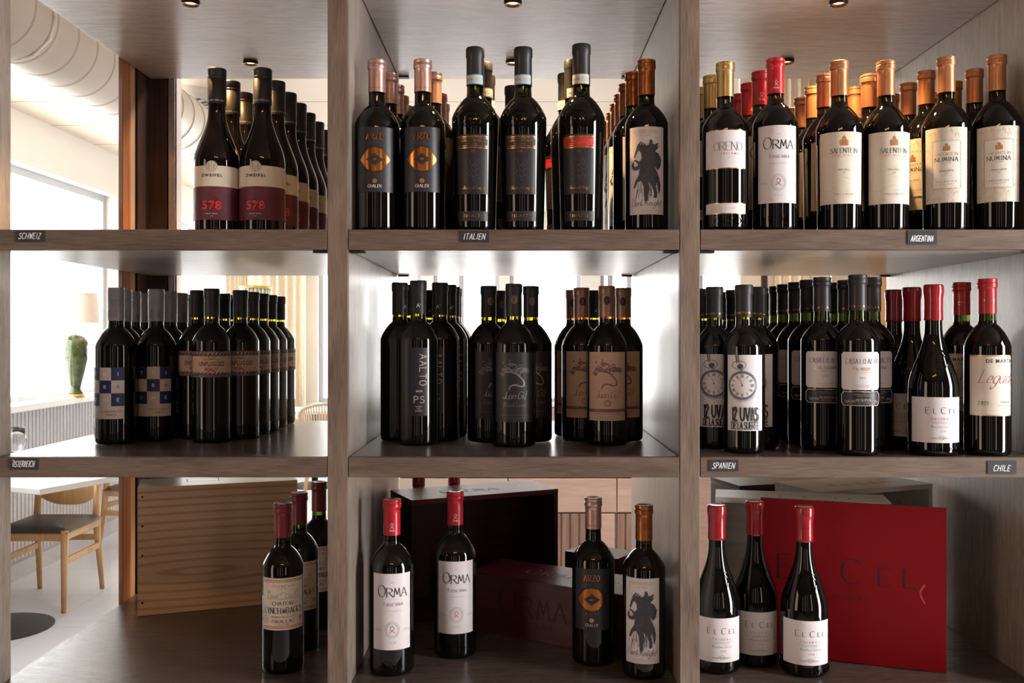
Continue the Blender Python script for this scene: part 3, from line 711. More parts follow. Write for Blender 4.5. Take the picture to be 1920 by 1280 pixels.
# ------------------------------------------------------------------ bottles
def glassmat(name, base, trans_col=None):
    m = mat(name, base, 0.03, ior=1.52, coat=0.0, var=0.15, vs=30); return m
M_bot = glassmat('dark wine glass', (9, 9, 8)); M_botb = glassmat('brown black burgundy glass', (18, 11, 9))
def neckmat(name, rgb): m = mat(name, rgb, 0.0, trans=1.0, ior=1.35, var=0.05, vs=20); return m
M_neckg = neckmat('green glass neck', (66, 104, 16)); M_necky = neckmat('olive glass neck', (112, 100, 12)); M_neckd = neckmat('dark olive glass neck', (54, 62, 16)); M_necka = neckmat('amber glass neck', (150, 84, 30))
M_capblk = mat('matt black capsule', (34, 33, 36), 0.42, var=0.06, vs=50); M_capbr = mat('brown black capsule', (40, 32, 30), 0.4, var=0.06, vs=50)
M_capred = mat('red capsule', (186, 16, 34), 0.33, coat=0.2, var=0.04, vs=50); M_capwine = mat('wine red capsule', (118, 24, 36), 0.4, coat=0.2, var=0.06, vs=50)
M_capdm = mat('dark red capsule', (168, 26, 34), 0.35, coat=0.2, var=0.05, vs=50)
M_wax = mat('red sealing wax', (150, 14, 26), 0.25, coat=0.4, var=0.12, vs=70, bump=0.35)
M_cappink = mat('pink copper capsule', (206, 166, 156), 0.34, 0.75, var=0.04, vs=50); M_capcop = mat('copper capsule', (196, 138, 98), 0.36, 0.7, var=0.05, vs=50)
M_caporg = mat('burnished copper capsule', (170, 104, 62), 0.3, 0.8, var=0.3, vs=90); M_capgold = mat('gold capsule', (196, 164, 106), 0.32, 0.8, var=0.06, vs=50)
M_capsil = mat('silver screw cap', (168, 166, 168), 0.4, 0.25, var=0.04, vs=50); M_capjg = mat('rose bronze capsule', (156, 118, 100), 0.38, 0.6, var=0.05, vs=50)
INK = mat('black ink', (26, 24, 28), 0.5, var=0.05); INKG = mat('grey ink', (112, 108, 108), 0.5, var=0.05); INKR = mat('red ink', (170, 40, 44), 0.5, var=0.05)
PAP = mat('white label paper', (222, 216, 218), 0.42, var=0.015, vs=60); PAPC = mat('cream label paper', (226, 216, 200), 0.42, var=0.02, vs=60)
PAPK = mat('black label paper', (36, 34, 41), 0.4, var=0.05, vs=60); PAPN = mat('kraft label paper', (196, 166, 146), 0.6, var=0.03, vs=60)
GOLD = mat('gold foil', (214, 168, 92), 0.25, 1.0, var=0.05); COPF = mat('copper foil', (206, 130, 66), 0.22, 1.0, var=0.05); SILV = mat('silver foil', (206, 206, 214), 0.3, 0.6, var=0.04)
WHT = mat('white ink', (226, 224, 228), 0.5, var=0.02); BLUE = mat('navy ink', (34, 44, 88), 0.5, var=0.05); MAROON = mat('maroon label paper', (104, 44, 58), 0.5, var=0.05, vs=60)
MAROD = mat('maroon drawing ink', (70, 30, 44), 0.5, var=0.05); REDL = mat('red label field', (192, 44, 48), 0.45, var=0.04); REDB = mat('bright red ink', (222, 52, 60), 0.45, var=0.05)
TEAL = mat('steel ink', (84, 100, 110), 0.45, var=0.1); LGR = mat('pale grey ink', (188, 184, 182), 0.5, var=0.03); DGR = mat('charcoal ink', (66, 66, 72), 0.5, var=0.2, vs=200)
PEACH = mat('peach ink', (214, 140, 122), 0.5, var=0.04); BEIGE = mat('beige ornament', (196, 180, 152), 0.5, var=0.05); MAUV = mat('mauve ink', (122, 92, 88), 0.5, var=0.08)
SEALB = mat('seal paper strip', (206, 210, 212), 0.5, var=0.03); SEALC = mat('pale blue strip edge', (120, 168, 196), 0.5, var=0.03); RAY = mat('grey ray ink', (96, 92, 104), 0.35, 0.3, var=0.05)

def bordeaux(h, r, sh=0.185, nk=0.222, rn=0.0138, rb=None, cap=0.244):
    rb = rb or r
    P = [(0.0, 0.004), (r * 0.55, 0.0015), (rb * 0.86, 0.0), (rb * 0.95, 0.0016), (rb * 0.995, 0.006), (rb, 0.011)]
    n = 8
    for i in range(1, n + 1): z = 0.011 + (sh - 0.011) * i / n; P.append((rb + (r - rb) * min(1, i / n), z))
    for i in range(1, 13):
        t = i / 12; z = sh + (nk - sh) * t
        P.append((rn * 1.06 + (r - rn * 1.06) * (math.cos(t * PI / 2) ** 0.9 if t < 1 else 0) * (1 - 0.10 * math.sin(t * PI)), z))
    P += [(rn * 1.02, nk + 0.006), (rn, cap - 0.003), (rn * 0.99, cap + 0.001), (rn * 0.97, h - 0.004), (0.0, h - 0.004)]
    return P
def burgundy(h, r, sh=0.125, rn=0.0142, cap=0.235):
    P = [(0.0, 0.004), (r * 0.55, 0.0015), (r * 0.86, 0.0), (r * 0.95, 0.0016), (r * 0.995, 0.006), (r, 0.011)]
    for i in range(1, 6): P.append((r, 0.011 + (sh - 0.011) * i / 5))
    n = 16
    for i in range(1, n + 1):
        t = i / n; z = sh + (cap - 0.008 - sh) * t; s_ = (1 - t); P.append((rn + (r - rn) * (0.5 + 0.5 * math.cos(PI * t ** 0.92)) ** 1.08, z))
    P += [(rn, cap), (rn * 0.97, h - 0.004), (0.0, h - 0.004)]
    return P
def radf(prof):
    def f(z):
        for (r0, z0), (r1, z1) in zip(prof[2:], prof[3:]):
            if z0 <= z <= z1 and z1 > z0: return r0 + (r1 - r0) * (z - z0) / (z1 - z0)
        return prof[3][0]
    return f

def capsule(kind, h, c, r):
    """profiles: 'foil' capsule with lip rings, 'screw' cap, 'wax'."""
    R = r + 0.0011
    if kind == 'foil':
        return [(R, c), (R, c + 0.0005), (R - 0.0002, h - 0.022), (R - 0.0001, h - 0.0165), (R + 0.0006, h - 0.0155), (R + 0.0014, h - 0.0145), (R + 0.0014, h - 0.0075),
                (R + 0.0006, h - 0.0065), (R + 0.0006, h - 0.0052), (R + 0.0013, h - 0.0042), (R + 0.0011, h - 0.0008), (R - 0.0006, h), (R - 0.004, h - 0.0004), (0, h - 0.0012)]
    if kind == 'plain':
        return [(R, c), (R - 0.0002, h - 0.018), (R + 0.0006, h - 0.0160), (R + 0.0010, h - 0.0145), (R + 0.0009, h - 0.002), (R, h), (0, h)]
    if kind == 'screw':
        p = [(R, c), (R + 0.0002, h - 0.019), (R - 0.0004, h - 0.0185), (R - 0.0004, h - 0.0175), (R + 0.0004, h - 0.0170), (R + 0.0004, h - 0.0145), (R - 0.0002, h - 0.0140), (R - 0.0002, h - 0.0132), (R + 0.0004, h - 0.0126)]
        return p + [(R + 0.0004, h - 0.0014), (R - 0.0004, h), (0, h)]
    if kind == 'rings':
        p = [(R, c), (R + 0.0002, h - 0.021)]
        for k in range(5): z = h - 0.020 + k * 0.0036; p += [(R - 0.0004, z), (R + 0.0006, z + 0.0010), (R + 0.0006, z + 0.0024), (R - 0.0004, z + 0.0033)]
        return p + [(R, h), (0, h)]
    if kind == 'wax':
        return [(R, c - 0.001), (R + 0.0006, c), (R + 0.0004, c + 0.004), (R + 0.0001, c + 0.02), (R + 0.0003, h - 0.024), (R + 0.0011, h - 0.018), (R + 0.0018, h - 0.012), (R + 0.0017, h - 0.006), (R + 0.0010, h - 0.002), (R - 0.001, h), (0, h - 0.0008)]

KIND = {}
def kind(name, look, h, r, shape, cap, capmat, capkind, bodymat, neckmat_, labels, fill=None, embossed=None, capart=None, extra=None, prof=None, cat='bottle'):
    KIND[name] = dict(look=look, h=h, r=r, shape=shape, cap=cap, capmat=capmat, capkind=capkind, bodymat=bodymat, neck=neckmat_, labels=labels, fill=fill, embossed=embossed, capart=capart, extra=extra, prof=prof)

PROTO = {}
def bottle(kname, X, D, zs, yaw, label, group, h=None):
    """yaw: turn of the label away from facing the camera, in degrees (positive: toward the right side of the picture)."""
    K = KIND[kname]; rz = math.atan2(-X, D) + math.radians(yaw); sc = (h / K['h']) if h else 1.0
    loc = (X, D, zs + 0.0005)
    if kname in PROTO:
        o = copy_tree(PROTO[kname]); o.location = loc; o.rotation_euler = (0, 0, rz); o.scale = (1, 1, sc); tag(o, label, 'bottle', group); return o
    o = thing('wine_bottle', loc, rz, label, 'bottle', group); o.scale = (1, 1, sc); PROTO[kname] = o
    P = K['prof']; rf = radf(P); c = K['cap']; fill = K['fill'] or c - 0.009
    b = MB(); b.lathe(P, 56, 0, close=False, mfun=lambda z: 1 if fill < z < c + 0.001 else 0)
    mats = [K['bodymat'], K['neck']]
    if K['embossed']:
        a = Art(); K['embossed'](a); n = 0
        for pts, m, z in a.p:      # raised relief strokes
            top = []; bot = []
            for u, v in pts:
                R = rf(v); an = u / R
                top.append(((R + 0.0013) * math.sin(an), -(R + 0.0013) * math.cos(an), v)); bot.append(((R - 0.0003) * math.sin(an), -(R - 0.0003) * math.cos(an), v))
            b.quad(top, 0)
            for k in range(len(pts)):
                k2 = (k + 1) % len(pts); b.quad([bot[k], bot[k2], top[k2], top[k]], 0)
    b.build('glass_body', mats, o, sharp=50)
    b = MB(); b.lathe(capsule(K['capkind'], K['h'], c, rf(c)), 48, 0, close=False); cm = [K['capmat']]
    if K['capart']:
        a = Art(); ms = K['capart'](a, c, K['h']); cm += ms; rr = rf(c) + 0.0011
        a.place(b, lambda v: rr, 0.0004)
    b.build({'wax': 'wax_seal', 'screw': 'screw_cap', 'rings': 'screw_cap'}.get(K['capkind'], 'capsule'), cm, o, sharp=35)
    for nm, fn, ms in K['labels']:
        a = Art(); fn(a); b = MB(); a.place(b, rf, 0.0019 if nm == 'seal_strip' else 0.0005); b.build(nm, ms, o)
    return o

def caprow(t, m_, dz=0.006, hh=0.0028, rep=5):
    def f(a, c, h): 
        a.text(((t + ' ') * rep).strip(), 0, c + dz, hh, 1, 0.16, sp=0.3); return [m_]
    return f

# ---- label artwork (metres; index into the material list given with each label)
def L_zweifel(a):
    a.rect(-0.066, 0.082, 0.066, 0.118, 1); a.rect(-0.066, 0.024, 0.066, 0.082, 0)
    a.up(); a.ellipse(0, 0.1165, 0.0098, 0.0098, 1, 28); a.up()
    a.ellipse(0, 0.1165, 0.0086, 0.0086, 2, 28, w=0.0005); a.stroke([(0, .109), (0, .124)], .0004, 2)
    for x in (-0.0042, 0.0042):
        for k in (-1, 0, 1): a.ellipse(x, 0.1165 + k * 0.0035, 0.0016, 0.0014, 2, 8, w=0.0004)
    a.sans('ZWEIFEL', 0, 0.0985, 0.0052, 2, 0.02, 1.0, 1.35, maxw=0.040)
    a.stroke([(-.026, .064), (-.02, .074), (-.017, .0775), (-.008, .068), (.004, .064), (.012, .058)], .0006, 3); a.stroke([(-.017, .0775), (-.015, .060)], .0004, 3)
    for k in range(9): a.stroke([(-.024 + k * .004, .064 - k * .0004), (-.02 + k * .004, .05)], .0003, 3)
    for k in range(7): a.stroke([(.02, .052 + k * .003), (.05, .054 + k * .003)], .0004, 3)
    a.up(); a.sans('578', 0, 0.0425, 0.0145, 4, 0.035, 1.0, 1.1, maxw=0.038)
    for x in (-.016, -.001, .012): a.stroke([(x, .0425), (x + .004, .057)], .0006, 3)
    a.sans('PINOT NOIR', 0, 0.0335, 0.0022, 1, 0.02, 1.0, 1.2); a.sans('2019', 0, 0.0295, 0.0018, 1)
kind('zweifel', 'black screw-cap bottle, cream and maroon label', 0.295, 0.0394, 'burgundy', 0.232, M_capblk, 'screw', M_botb, M_botb,
     [('label', L_zweifel, [MAROON, PAPC, INK, MAROD, REDB])], prof=burgundy(0.295, 0.0394, 0.128, 0.0150, 0.232), capart=caprow('1898 V', SILV, 0.004, 0.0022, 4))

def L_arzo(a):
    a.rect(-0.034, 0.066, 0.034, 0.176, 0, 0.002); a.up()
    cx, cy = 0, 0.121
    for k in range(72):
        t = 2 * PI * k / 72; ra = 0.026; dx, dy = math.cos(t), math.sin(t)
        rb_ = min(0.0335 / max(abs(dx), 1e-3), 0.054 / max(abs(dy), 1e-3))
        if rb_ > ra: a.stroke([(cx + dx * ra, cy + dy * ra), (cx + dx * rb_, cy + dy * rb_)], 0.00035, 3, step=0.006)
    a.up(); c = [(-.0265, cy), (-.010, cy + .0195), (0, cy + .0205), (.010, cy + .0195), (.0265, cy), (.010, cy - .0195), (0, cy - .0205), (-.010, cy - .0195)]
    def polyfan(P, m, k=1.0, ky=None):
        ky = ky or k; Q = [((x) * k, cy + (y - cy) * ky) for x, y in P]; N = 8
        # horizontal strips so the shape follows the bottle
        ys = sorted(set([q[1] for q in Q])); 
        def xr(y):
            xs = []
            for (x0, y0), (x1, y1) in zip(Q, Q[1:] + Q[:1]):
                if (y0 - y) * (y1 - y) <= 0 and abs(y1 - y0) > 1e-9: xs.append(x0 + (x1 - x0) * (y - y0) / (y1 - y0))
            return (min(xs), max(xs)) if xs else (0, 0)
        y0, y1 = ys[0] + 1e-6, ys[-1] - 1e-6; n = 14
        for i in range(n):
            A, B = y0 + (y1 - y0) * i / n, y0 + (y1 - y0) * (i + 1) / n; a0, a1 = xr(A); b0, b1 = xr(B)
            for j in range(N): a.poly([(a0 + (a1 - a0) * j / N, A), (a0 + (a1 - a0) * (j + 1) / N, A), (b0 + (b1 - b0) * (j + 1) / N, B), (b0 + (b1 - b0) * j / N, B)], m)
    polyfan(c, 1); a.up(); polyfan([(-.0145, cy), (0, cy + .0105), (.0145, cy), (0, cy - .0105)], 0); a.up()
    a.stroke([(-.012, cy), (0, cy + .009), (.012, cy), (0, cy - .009), (-.012, cy)], .0004, 3); a.ellipse(0, cy, .0038, .0016, 1, 12)
    a.text('ARZO', 0, 0.1545, 0.0105, 1, 0.15, serif=True, cond=0.72, sp=0.3)
    a.text('MERLOT', 0, 0.0945, 0.0030, 1, 0.14, serif=True, sp=0.7); a.ellipse(0, 0.0845, 0.0042, 0.0040, 2, 14)
    a.text('GIALDI', 0, 0.0735, 0.0048, 4, 0.16, serif=True, sp=0.28)
kind('arzo', 'bottle with rosy copper capsule and gold eye label', 0.298, 0.0383, 'bordeaux', 0.242, M_cappink, 'foil', M_bot, M_neckd,
     [('label', L_arzo, [PAPK, COPF, GOLD, RAY, WHT])], prof=bordeaux(0.298, 0.0383, 0.186, 0.220, cap=0.242), capart=caprow('GIALDI ARZO', INKG, 0.006, 0.0018, 3))

def L_tin(top, tops):
    def f(a):
        a.rect(-0.027, 0.061, 0.027, 0.161, 0); a.up(); a.rect(-0.027, 0.1385, 0.027, 0.1575, top)
        a.up(); a.rect(-.027, .1565, .027, .158, 1); a.rect(-.027, .1375, .027, .139, 1)
        for k in range(26): a.stroke([(-.026 + k * .002, .1535), (-.025 + k * .002, .1555), (-.024 + k * .002, .1535)], .0004, 1); a.stroke([(-.026 + k * .002, .1425), (-.025 + k * .002, .1405), (-.024 + k * .002, .1425)], .0004, 1)
        a.text(tops[0], 0, 0.1485, 0.0034, 1, 0.15, serif=True, sp=0.3, cond=tops[2]); a.text(tops[1], 0, 0.1440, 0.0022, 1, 0.15, serif=True, sp=0.5)
        a.text('2019' if top == 0 else '2018', 0, 0.1305, 0.0036, 1, 0.12, serif=True)
        # lion and shield device in dull relief
        for P in ([(-.008, .121), (-.011, .116), (-.007, .111), (-.010, .104), (-.004, .101), (-.006, .094), (.002, .090), (.008, .093)],
                  [(-.007, .121), (-.003, .118), (-.004, .112), (.002, .109), (.006, .114), (.009, .119), (.011, .113), (.006, .109)],
                  [(.002, .108), (.007, .103), (.005, .097), (.011, .092), (.010, .086)], [(-.004, .101), (-.009, .096), (-.008, .088), (-.012, .084)],
                  [(-.002, .106), (.001, .100), (-.001, .094), (.003, .088), (.0, .083)]):
            a.stroke(smooth(P), 0.0012, 2)
        for k in range(12): a.ellipse(-.010 + (k * 7 % 11) * .002, .084 + (k * 5 % 9) * .003, .0014, .0009, 2, 7, w=.0004)
        a.text('Collezione di Famiglia'.replace('C', 'C').replace('F', 'F'), 0, 0.0695, 0.0048, 1, 0.10, script=True, slant=0.35, cond=0.62)
    return f
def L_tin2(a):
    a.rect(-0.027, 0.016, 0.027, 0.0325, 0); a.up(); a.text('TINAZZI', 0, 0.0225, 0.0046, 1, 0.13, serif=True, sp=0.38, cond=1.15)
def L_strip(a):
    a.rect(-0.0148, 0.251, 0.0148, 0.268, 1, .002); a.up(); a.rect(-0.0148, 0.2530, 0.0148, 0.266, 0, .002); a.up()
    a.sans('DOC', -0.006, 0.2570, 0.0045, 2, 0.01)
    for k in range(4): a.stroke([(.002, .2555 + k * .0024), (.013, .2555 + k * .0024)], .0006, 2)
def E_tin(a):
    for k in range(14):
        t = PI + PI * k / 13; x, y = .0130 * math.cos(t), .1835 + .014 * math.sin(t)
        a.ellipse(x, y, .0014, .0014, 0, 6)
    for P in ([(-.011, .198), (-.012, .187), (-.008, .176), (0, .171), (.008, .176), (.012, .187), (.011, .198)], [(-.0055, .19), (0, .194), (.0055, .19), (.0055, .183), (0, .178), (-.0055, .183), (-.0055, .19)],
              [(-.010, .199), (-.004, .2025), (0, .200), (.004, .2025), (.010, .199)], [(-.003, .188), (.003, .184)], [(.003, .188), (-.003, .184)]):
        a.stroke(smooth(P, 3), .0013, 0, step=.006)
LION = mat('relief device ink', (70, 68, 76), 0.35, 0.3, var=0.1)
PT = bordeaux(0.316, 0.0402, 0.194, 0.232, rn=0.0142, rb=0.0355, cap=0.251)
kind('tinazzi', 'tall bottle, pale blue seal strip, gold and black label', 0.316, 0.0402, 'bordeaux', 0.251, M_capblk, 'plain', M_bot, M_neckd,
     [('label', L_tin(0, ('VALPOLICELLA RIPASSO', 'SUPERIORE', 0.72)), [PAPK, GOLD, LION]), ('lower_label', L_tin2, [PAPK, GOLD]), ('seal_strip', L_strip, [SEALB, SEALC, INKG])], prof=PT, embossed=E_tin)
STRG = mat('pale olive strip edge', (190, 186, 130), 0.5, var=0.03)
PT2 = bordeaux(0.3205, 0.0402, 0.194, 0.232, rn=0.0142, rb=0.0355, cap=0.251)
kind('tinazzi_red', 'tall bottle with red band across its black label', 0.3205, 0.0402, 'bordeaux', 0.251, M_capblk, 'plain', M_bot, M_neckd,
     [('label', L_tin(3, ('AMARONE', 'DELLA VALPOLICELLA', 1.0)), [PAPK, GOLD, LION, REDL]), ('lower_label', L_tin2, [PAPK, GOLD]), ('seal_strip', L_strip, [SEALB, STRG, INKG])], prof=PT2, embossed=E_tin)

def L_knight(a):
    a.rect(-0.0285, 0.029, 0.0345, 0.178, 0); a.up()
    random.seed(5)
    for k in range(120):
        x = random.uniform(-.024, .026); y = random.uniform(.058, .15); a.stroke([(x, y), (x + random.uniform(-.004, .004), y + random.uniform(-.006, .004))], .0003, 2, step=.01)
    a.up()
    mm = lambda P: [(x / 1000, y / 1000) for x, y in P]
    horse = mm([(-19, 126), (-17.5, 133), (-15, 139), (-13, 146), (-10.5, 150), (-9, 146), (-4, 147), (1, 143), (5, 135), (10, 126), (15, 116), (18, 106), (22, 98), (26, 84), (27, 72), (24, 62), (22, 74), (20, 84),
                (18, 76), (21, 66), (20, 57), (15, 57), (15, 68), (10, 80), (6, 84), (8, 72), (5, 62), (5, 52), (0, 52), (0, 64), (-2, 76), (-6, 86), (-12, 84), (-17, 74), (-20, 75), (-16, 87), (-10, 96),
                (-9, 106), (-15, 104), (-21, 106), (-24, 113), (-21, 119), (-19, 118), (-20, 112), (-17, 110), (-11, 113), (-15, 119), (-20, 121), (-17, 123), (-9, 119), (-5, 124), (-6, 133), (-10, 138), (-13, 134), (-15.5, 128), (-17, 125)])
    rider = mm([(4, 130), (4, 138), (0, 141), (-3, 145), (-1, 147), (4, 144), (7, 149), (8, 155), (11, 156), (13, 152), (13, 148), (18, 148), (22, 151), (23, 149), (21, 144), (24, 145), (21, 140), (17, 136), (24, 132), (29, 122), (27, 110), (22, 104), (17, 110), (10, 122)])
    a.fill(horse, 1); a.fill(rider, 1)
    for k in range(16): t = k / 15; a.stroke([(-.011 + .014 * t, .147 - .006 * t), (-.008 + .020 * t, .152 - .010 * t + .001 * (k % 3))], .0007, 1)
    for k in range(34):
        x = random.uniform(-.014, .026); y = random.uniform(.070, .1); a.stroke([(x, y), (x + random.uniform(-.004, .006), y - random.uniform(.012, .024))], random.uniform(.0003, .0010), 1)
    a.text('GABBIANO', 0.001, 0.1665, 0.0056, 3, 0.11, serif=True, sp=0.26); a.text('TRENTANNI', 0.001, 0.1615, 0.0022, 3, 0.12, sp=0.5)
    a.text('Dark Knight', 0.002, 0.0435, 0.0110, 1, 0.075, script=True, slant=0.32, cond=0.70, sp=0.16); a.sans('TOSCANA INDICAZIONE', 0.004, 0.0345, 0.0017, 3, 0, 1.0, 1.1)
    random.seed(11)
PEACHF = mat('peach foil', (220, 170, 140), 0.35, 0.5, var=0.04)
kind('knight', 'bottle with burnished copper capsule, ink horse label', 0.300, 0.0370, 'bordeaux', 0.2385, M_caporg, 'foil', M_bot, M_neckd,
     [('label', L_knight, [PAP, DGR, LGR, PEACHF])], prof=bordeaux(0.300, 0.0370, 0.190, 0.222, cap=0.2385))

def L_oreno(a):
    a.rect(-0.038, 0.103, 0.038, 0.1685, 0); a.up(); a.rect(-.038, .1672, .038, .1685, 1); a.rect(-.038, .103, .038, .1043, 1)
    a.text('ORENO', 0.004, 0.1335, 0.0140, 2, 0.080, serif=True, sp=0.12, cond=0.92); a.text('TOSCANA', 0.006, 0.1265, 0.0032, 3, 0.14, serif=True, sp=0.75); a.sans('2020', 0.006, 0.1205, 0.002, 4)
def L_oreno2(a):
    a.rect(-0.038, 0.027, 0.038, 0.046, 0); a.up(); a.rect(-.038, .0448, .038, .046, 1); a.rect(-.038, .027, .038, .0282, 1); a.text('TENUTA SETTE PONTI', 0, 0.0355, 0.0022, 4, 0.12, sp=0.4)
kind('oreno', 'bottle with dull gold capsule and two-band white label', 0.290, 0.0388, 'bordeaux', 0.2305, M_capgold, 'foil', M_bot, M_neckd,
     [('label', L_oreno, [PAP, GOLD, INKG, INKR, LGR]), ('lower_label', L_oreno2, [PAP, GOLD, INKG, INKR, LGR])], prof=bordeaux(0.290, 0.0388, 0.178, 0.212, cap=0.2305),
     embossed=lambda a: a.text('ORENO', 0.004, 0.0105, 0.011, 0, 0.13, sp=0.22))
def C_orma(a, c, h):
    a.stroke(smooth([(-.003, c + .0125), (.0022, c + .018), (0, c + .0215), (-.0022, c + .018), (.003, c + .0125)], 4), .0006, 1)
    a.text('ORMA', 0, c + .0075, .0030, 1, .15, serif=True, small=.85, sp=.3); return [WHT]
def L_orma(a):
    a.rect(-0.0355, 0.047, 0.0355, 0.178, 0); a.up(); a.sans('2020', 0.001, 0.1625, 0.0016, 3, 0, 1.0, 1.6)
    a.text('ORMA', 0.001, 0.1385, 0.0195, 1, 0.085, serif=True, sp=0.12, small=0.76, cond=1.02)
    a.text('TOSCANA', 0.002, 0.1230, 0.0058, 3, 0.13, serif=True, sp=0.40, small=0.8); a.sans('INDICAZIONE GEOGRAFICA TIPICA', 0.001, 0.1135, 0.0014, 4)
    for q in (.0125, .0100): a.ellipse(0.001, .0815, q * 0.96, q * 1.1, 3, 28, w=.0004)
    a.stroke(smooth([(-.0035, .0765), (.0042, .0835), (.001, .0885), (-.0022, .0835), (.0055, .0765)], 4), .0007, 2)
    a.stroke([(-.033, .0800), (-.0165, .0800)], .0003, 3); a.stroke([(.0185, .0800), (.0345, .0800)], .0003, 3)
    a.sans('SETTE PONTI', -.0245, .0812, .0013, 3); a.sans('BOLGHERI', .0265, .0812, .0013, 3); a.text('2020', .001, .0585, .0026, 3, .1, serif=True, sp=.8)
kind('orma', 'bottle with bright red capsule and plain white label', 0.2998, 0.0388, 'bordeaux', 0.2385, M_capred, 'foil', M_bot, M_neckd,
     [('label', L_orma, [PAP, INK, INKR, INKG, LGR])], prof=bordeaux(0.2998, 0.0388, 0.186, 0.222, cap=0.2385), capart=C_orma,
     embossed=lambda a: a.text('ORMA', 0.001, 0.016, 0.0115, 0, 0.12, serif=True, small=.8, sp=0.25))
def L_sal(a):
    a.rect(-0.040, 0.047, 0.040, 0.169, 0); a.up(); random.seed(3)
    for k in range(70): x = random.uniform(-.038, .036); y = random.uniform(.05, .115); a.stroke([(x, y), (x + .006, y + random.uniform(-.001, .001))], .0005, 4, step=.01)
    def church(x, y, s_):
        for dx, w_, hh in ((0, .006, .013), (-.005, .0035, .0085), (.005, .0035, .0085)): a.rect(x + dx * s_ - w_ * s_ / 2, y, x + dx * s_ + w_ * s_ / 2, y + hh * s_, 2, .001); a.ellipse(x + dx * s_, y + hh * s_, w_ * s_ / 2, w_ * s_ * .6, 2, 10)
        a.stroke([(x, y + .016 * s_), (x, y + .020 * s_)], .0006, 2)
    church(0.004, 0.1455, 0.95); a.text('SALENTEIN', 0.004, 0.1330, 0.0080, 1, 0.115, serif=True, sp=0.2, cond=0.82)
    a.text('BARREL SELECTION', 0.004, 0.1275, 0.0026, 2, 0.15, serif=True, sp=0.4); a.text('MALBEC', 0.004, 0.1030, 0.0032, 3, 0.14, serif=True, sp=0.4); a.sans('2021', 0.004, 0.0985, 0.002, 3)
    a.text('VALLE DE UCO', 0.006, 0.0620, 0.0030, 3, 0.15, serif=True, sp=0.5); random.seed(11)
SAL2 = mat('faint gold print', (206, 150, 104), 0.35, 0.5, var=0.05); SALB = mat('faint map print', (208, 202, 184), 0.55, var=0.05)
kind('salentein', 'bottle with copper capsule, tall cream label', 0.298, 0.0395, 'bordeaux', 0.2375, M_capcop, 'foil', M_bot, M_neckd,
     [('label', L_sal, [PAPC, INK, SAL2, INKG, SALB])], prof=bordeaux(0.298, 0.0395, 0.180, 0.220, rb=0.0372, cap=0.2375))
def L_num(a):
    a.rect(-0.037, 0.049, 0.037, 0.1765, 0); a.up(); random.seed(8)
    for k in range(170):
        x = random.uniform(-.034, .034); y = random.uniform(.052, .173)
        t = random.uniform(0, 6.28); a.stroke([(x + .0035 * math.cos(t + q * .7) * (1 - q * .12), y + .0035 * math.sin(t + q * .7) * (1 - q * .12)) for q in range(5)], .0006, 4, step=.01)
    a.up(); a.rect(-.0215, .073, .0225, .1535, 5); a.up()
    a.stroke([(-.0215, .073), (.0225, .073), (.0225, .1535), (-.0215, .1535), (-.0215, .073)], .0004, 3, step=.004)
    for dx, w_, hh in ((0, .005, .010), (-.004, .003, .0065), (.004, .003, .0065)): a.rect(.0005 + dx - w_ / 2, .1365, .0005 + dx + w_ / 2, .1365 + hh, 2, .001); a.ellipse(.0005 + dx, .1365 + hh, w_ / 2, w_ * .5, 2, 10)
    a.text('SALENTEIN', 0.0005, 0.1285, 0.0048, 2, 0.11, serif=True, sp=0.26); a.text('NUMINA', 0.0005, 0.1185, 0.0072, 1, 0.12, serif=True, sp=0.26)
    a.sans('SPIRIT VINEYARD', .0005, .1150, .0014, 2); a.text('GRAN CORTE', .0005, .1015, .0024, 3, .15, sp=.35); a.sans('2019', .0005, .0975, .0019, 3)
    a.text('VALLE DE UCO', .0005, .0835, .0025, 3, .15, serif=True, sp=.55); a.sans('MENDOZA ARGENTINA', .0005, .0795, .0013, 2); random.seed(11)
NUMB = mat('ornament print', (208, 196, 176), 0.5, var=0.05); NUMW = mat('ivory label field', (232, 226, 214), 0.5, var=0.015)
kind('numina', 'bottle with copper capsule, beige ornamented label', 0.3045, 0.0405, 'bordeaux', 0.243, M_capcop, 'foil', M_bot, M_neckd,
     [('label', L_num, [PAPC, INK, SAL2, INKG, NUMB, NUMW])], prof=bordeaux(0.3045, 0.0405, 0.184, 0.226, rb=0.0378, cap=0.243))

def L_tri(a):
    g = 0.0; cw = 0.0228; x0 = -1.5 * cw; y0 = 0.0475; a.rect(x0, y0, x0 + 3 * cw, y0 + 4 * 0.0237, 0)
    a.up(); rows = ['TRI', 'IBA', 'UME', 'E']; dk = {(0, 0), (0, 2), (1, 1), (2, 0), (2, 2)}
    for r_ in range(4):
        for c_ in range(3):
            y = y0 + (3 - r_) * 0.0237; x = x0 + c_ * cw
            if (r_, c_) in dk: a.rect(x, y, x + cw, y + 0.0237, 1)
    a.up()
    for r_, row in enumerate(['TRI', 'IBA', 'UME', 'E']):
        for c_, ch_ in enumerate(row):
            y = y0 + (3 - r_) * 0.0237 + 0.0085; a.sans(ch_, x0 + (c_ + .5) * cw, y, 0.0072, 3 if (r_, c_) in dk or c_ < 2 else 2, 0.004)
    a.sans('BLAUFRÄNKISCH', x0 + 2 * cw, y0 + .0125, .0030, 2, 0, 1, 1.15, maxw=.040); a.sans('RESERVE', x0 + 2 * cw, y0 + .0065, .0030, 2, 0, 1, 1.15)
def C_tri(a, c, h):
    for k in range(12):
        x = (-.011, -.0085, -.006, .004, .0065, .009)[k % 6]; a.stroke([(x, c + .006), (x, c + .006 + (.009, .013, .016, .012, .010, .015)[k % 6])], .0008, 1)
    return [INKG]
LIGHTP = mat('light taupe label', (206, 192, 184), 0.55, var=0.02)
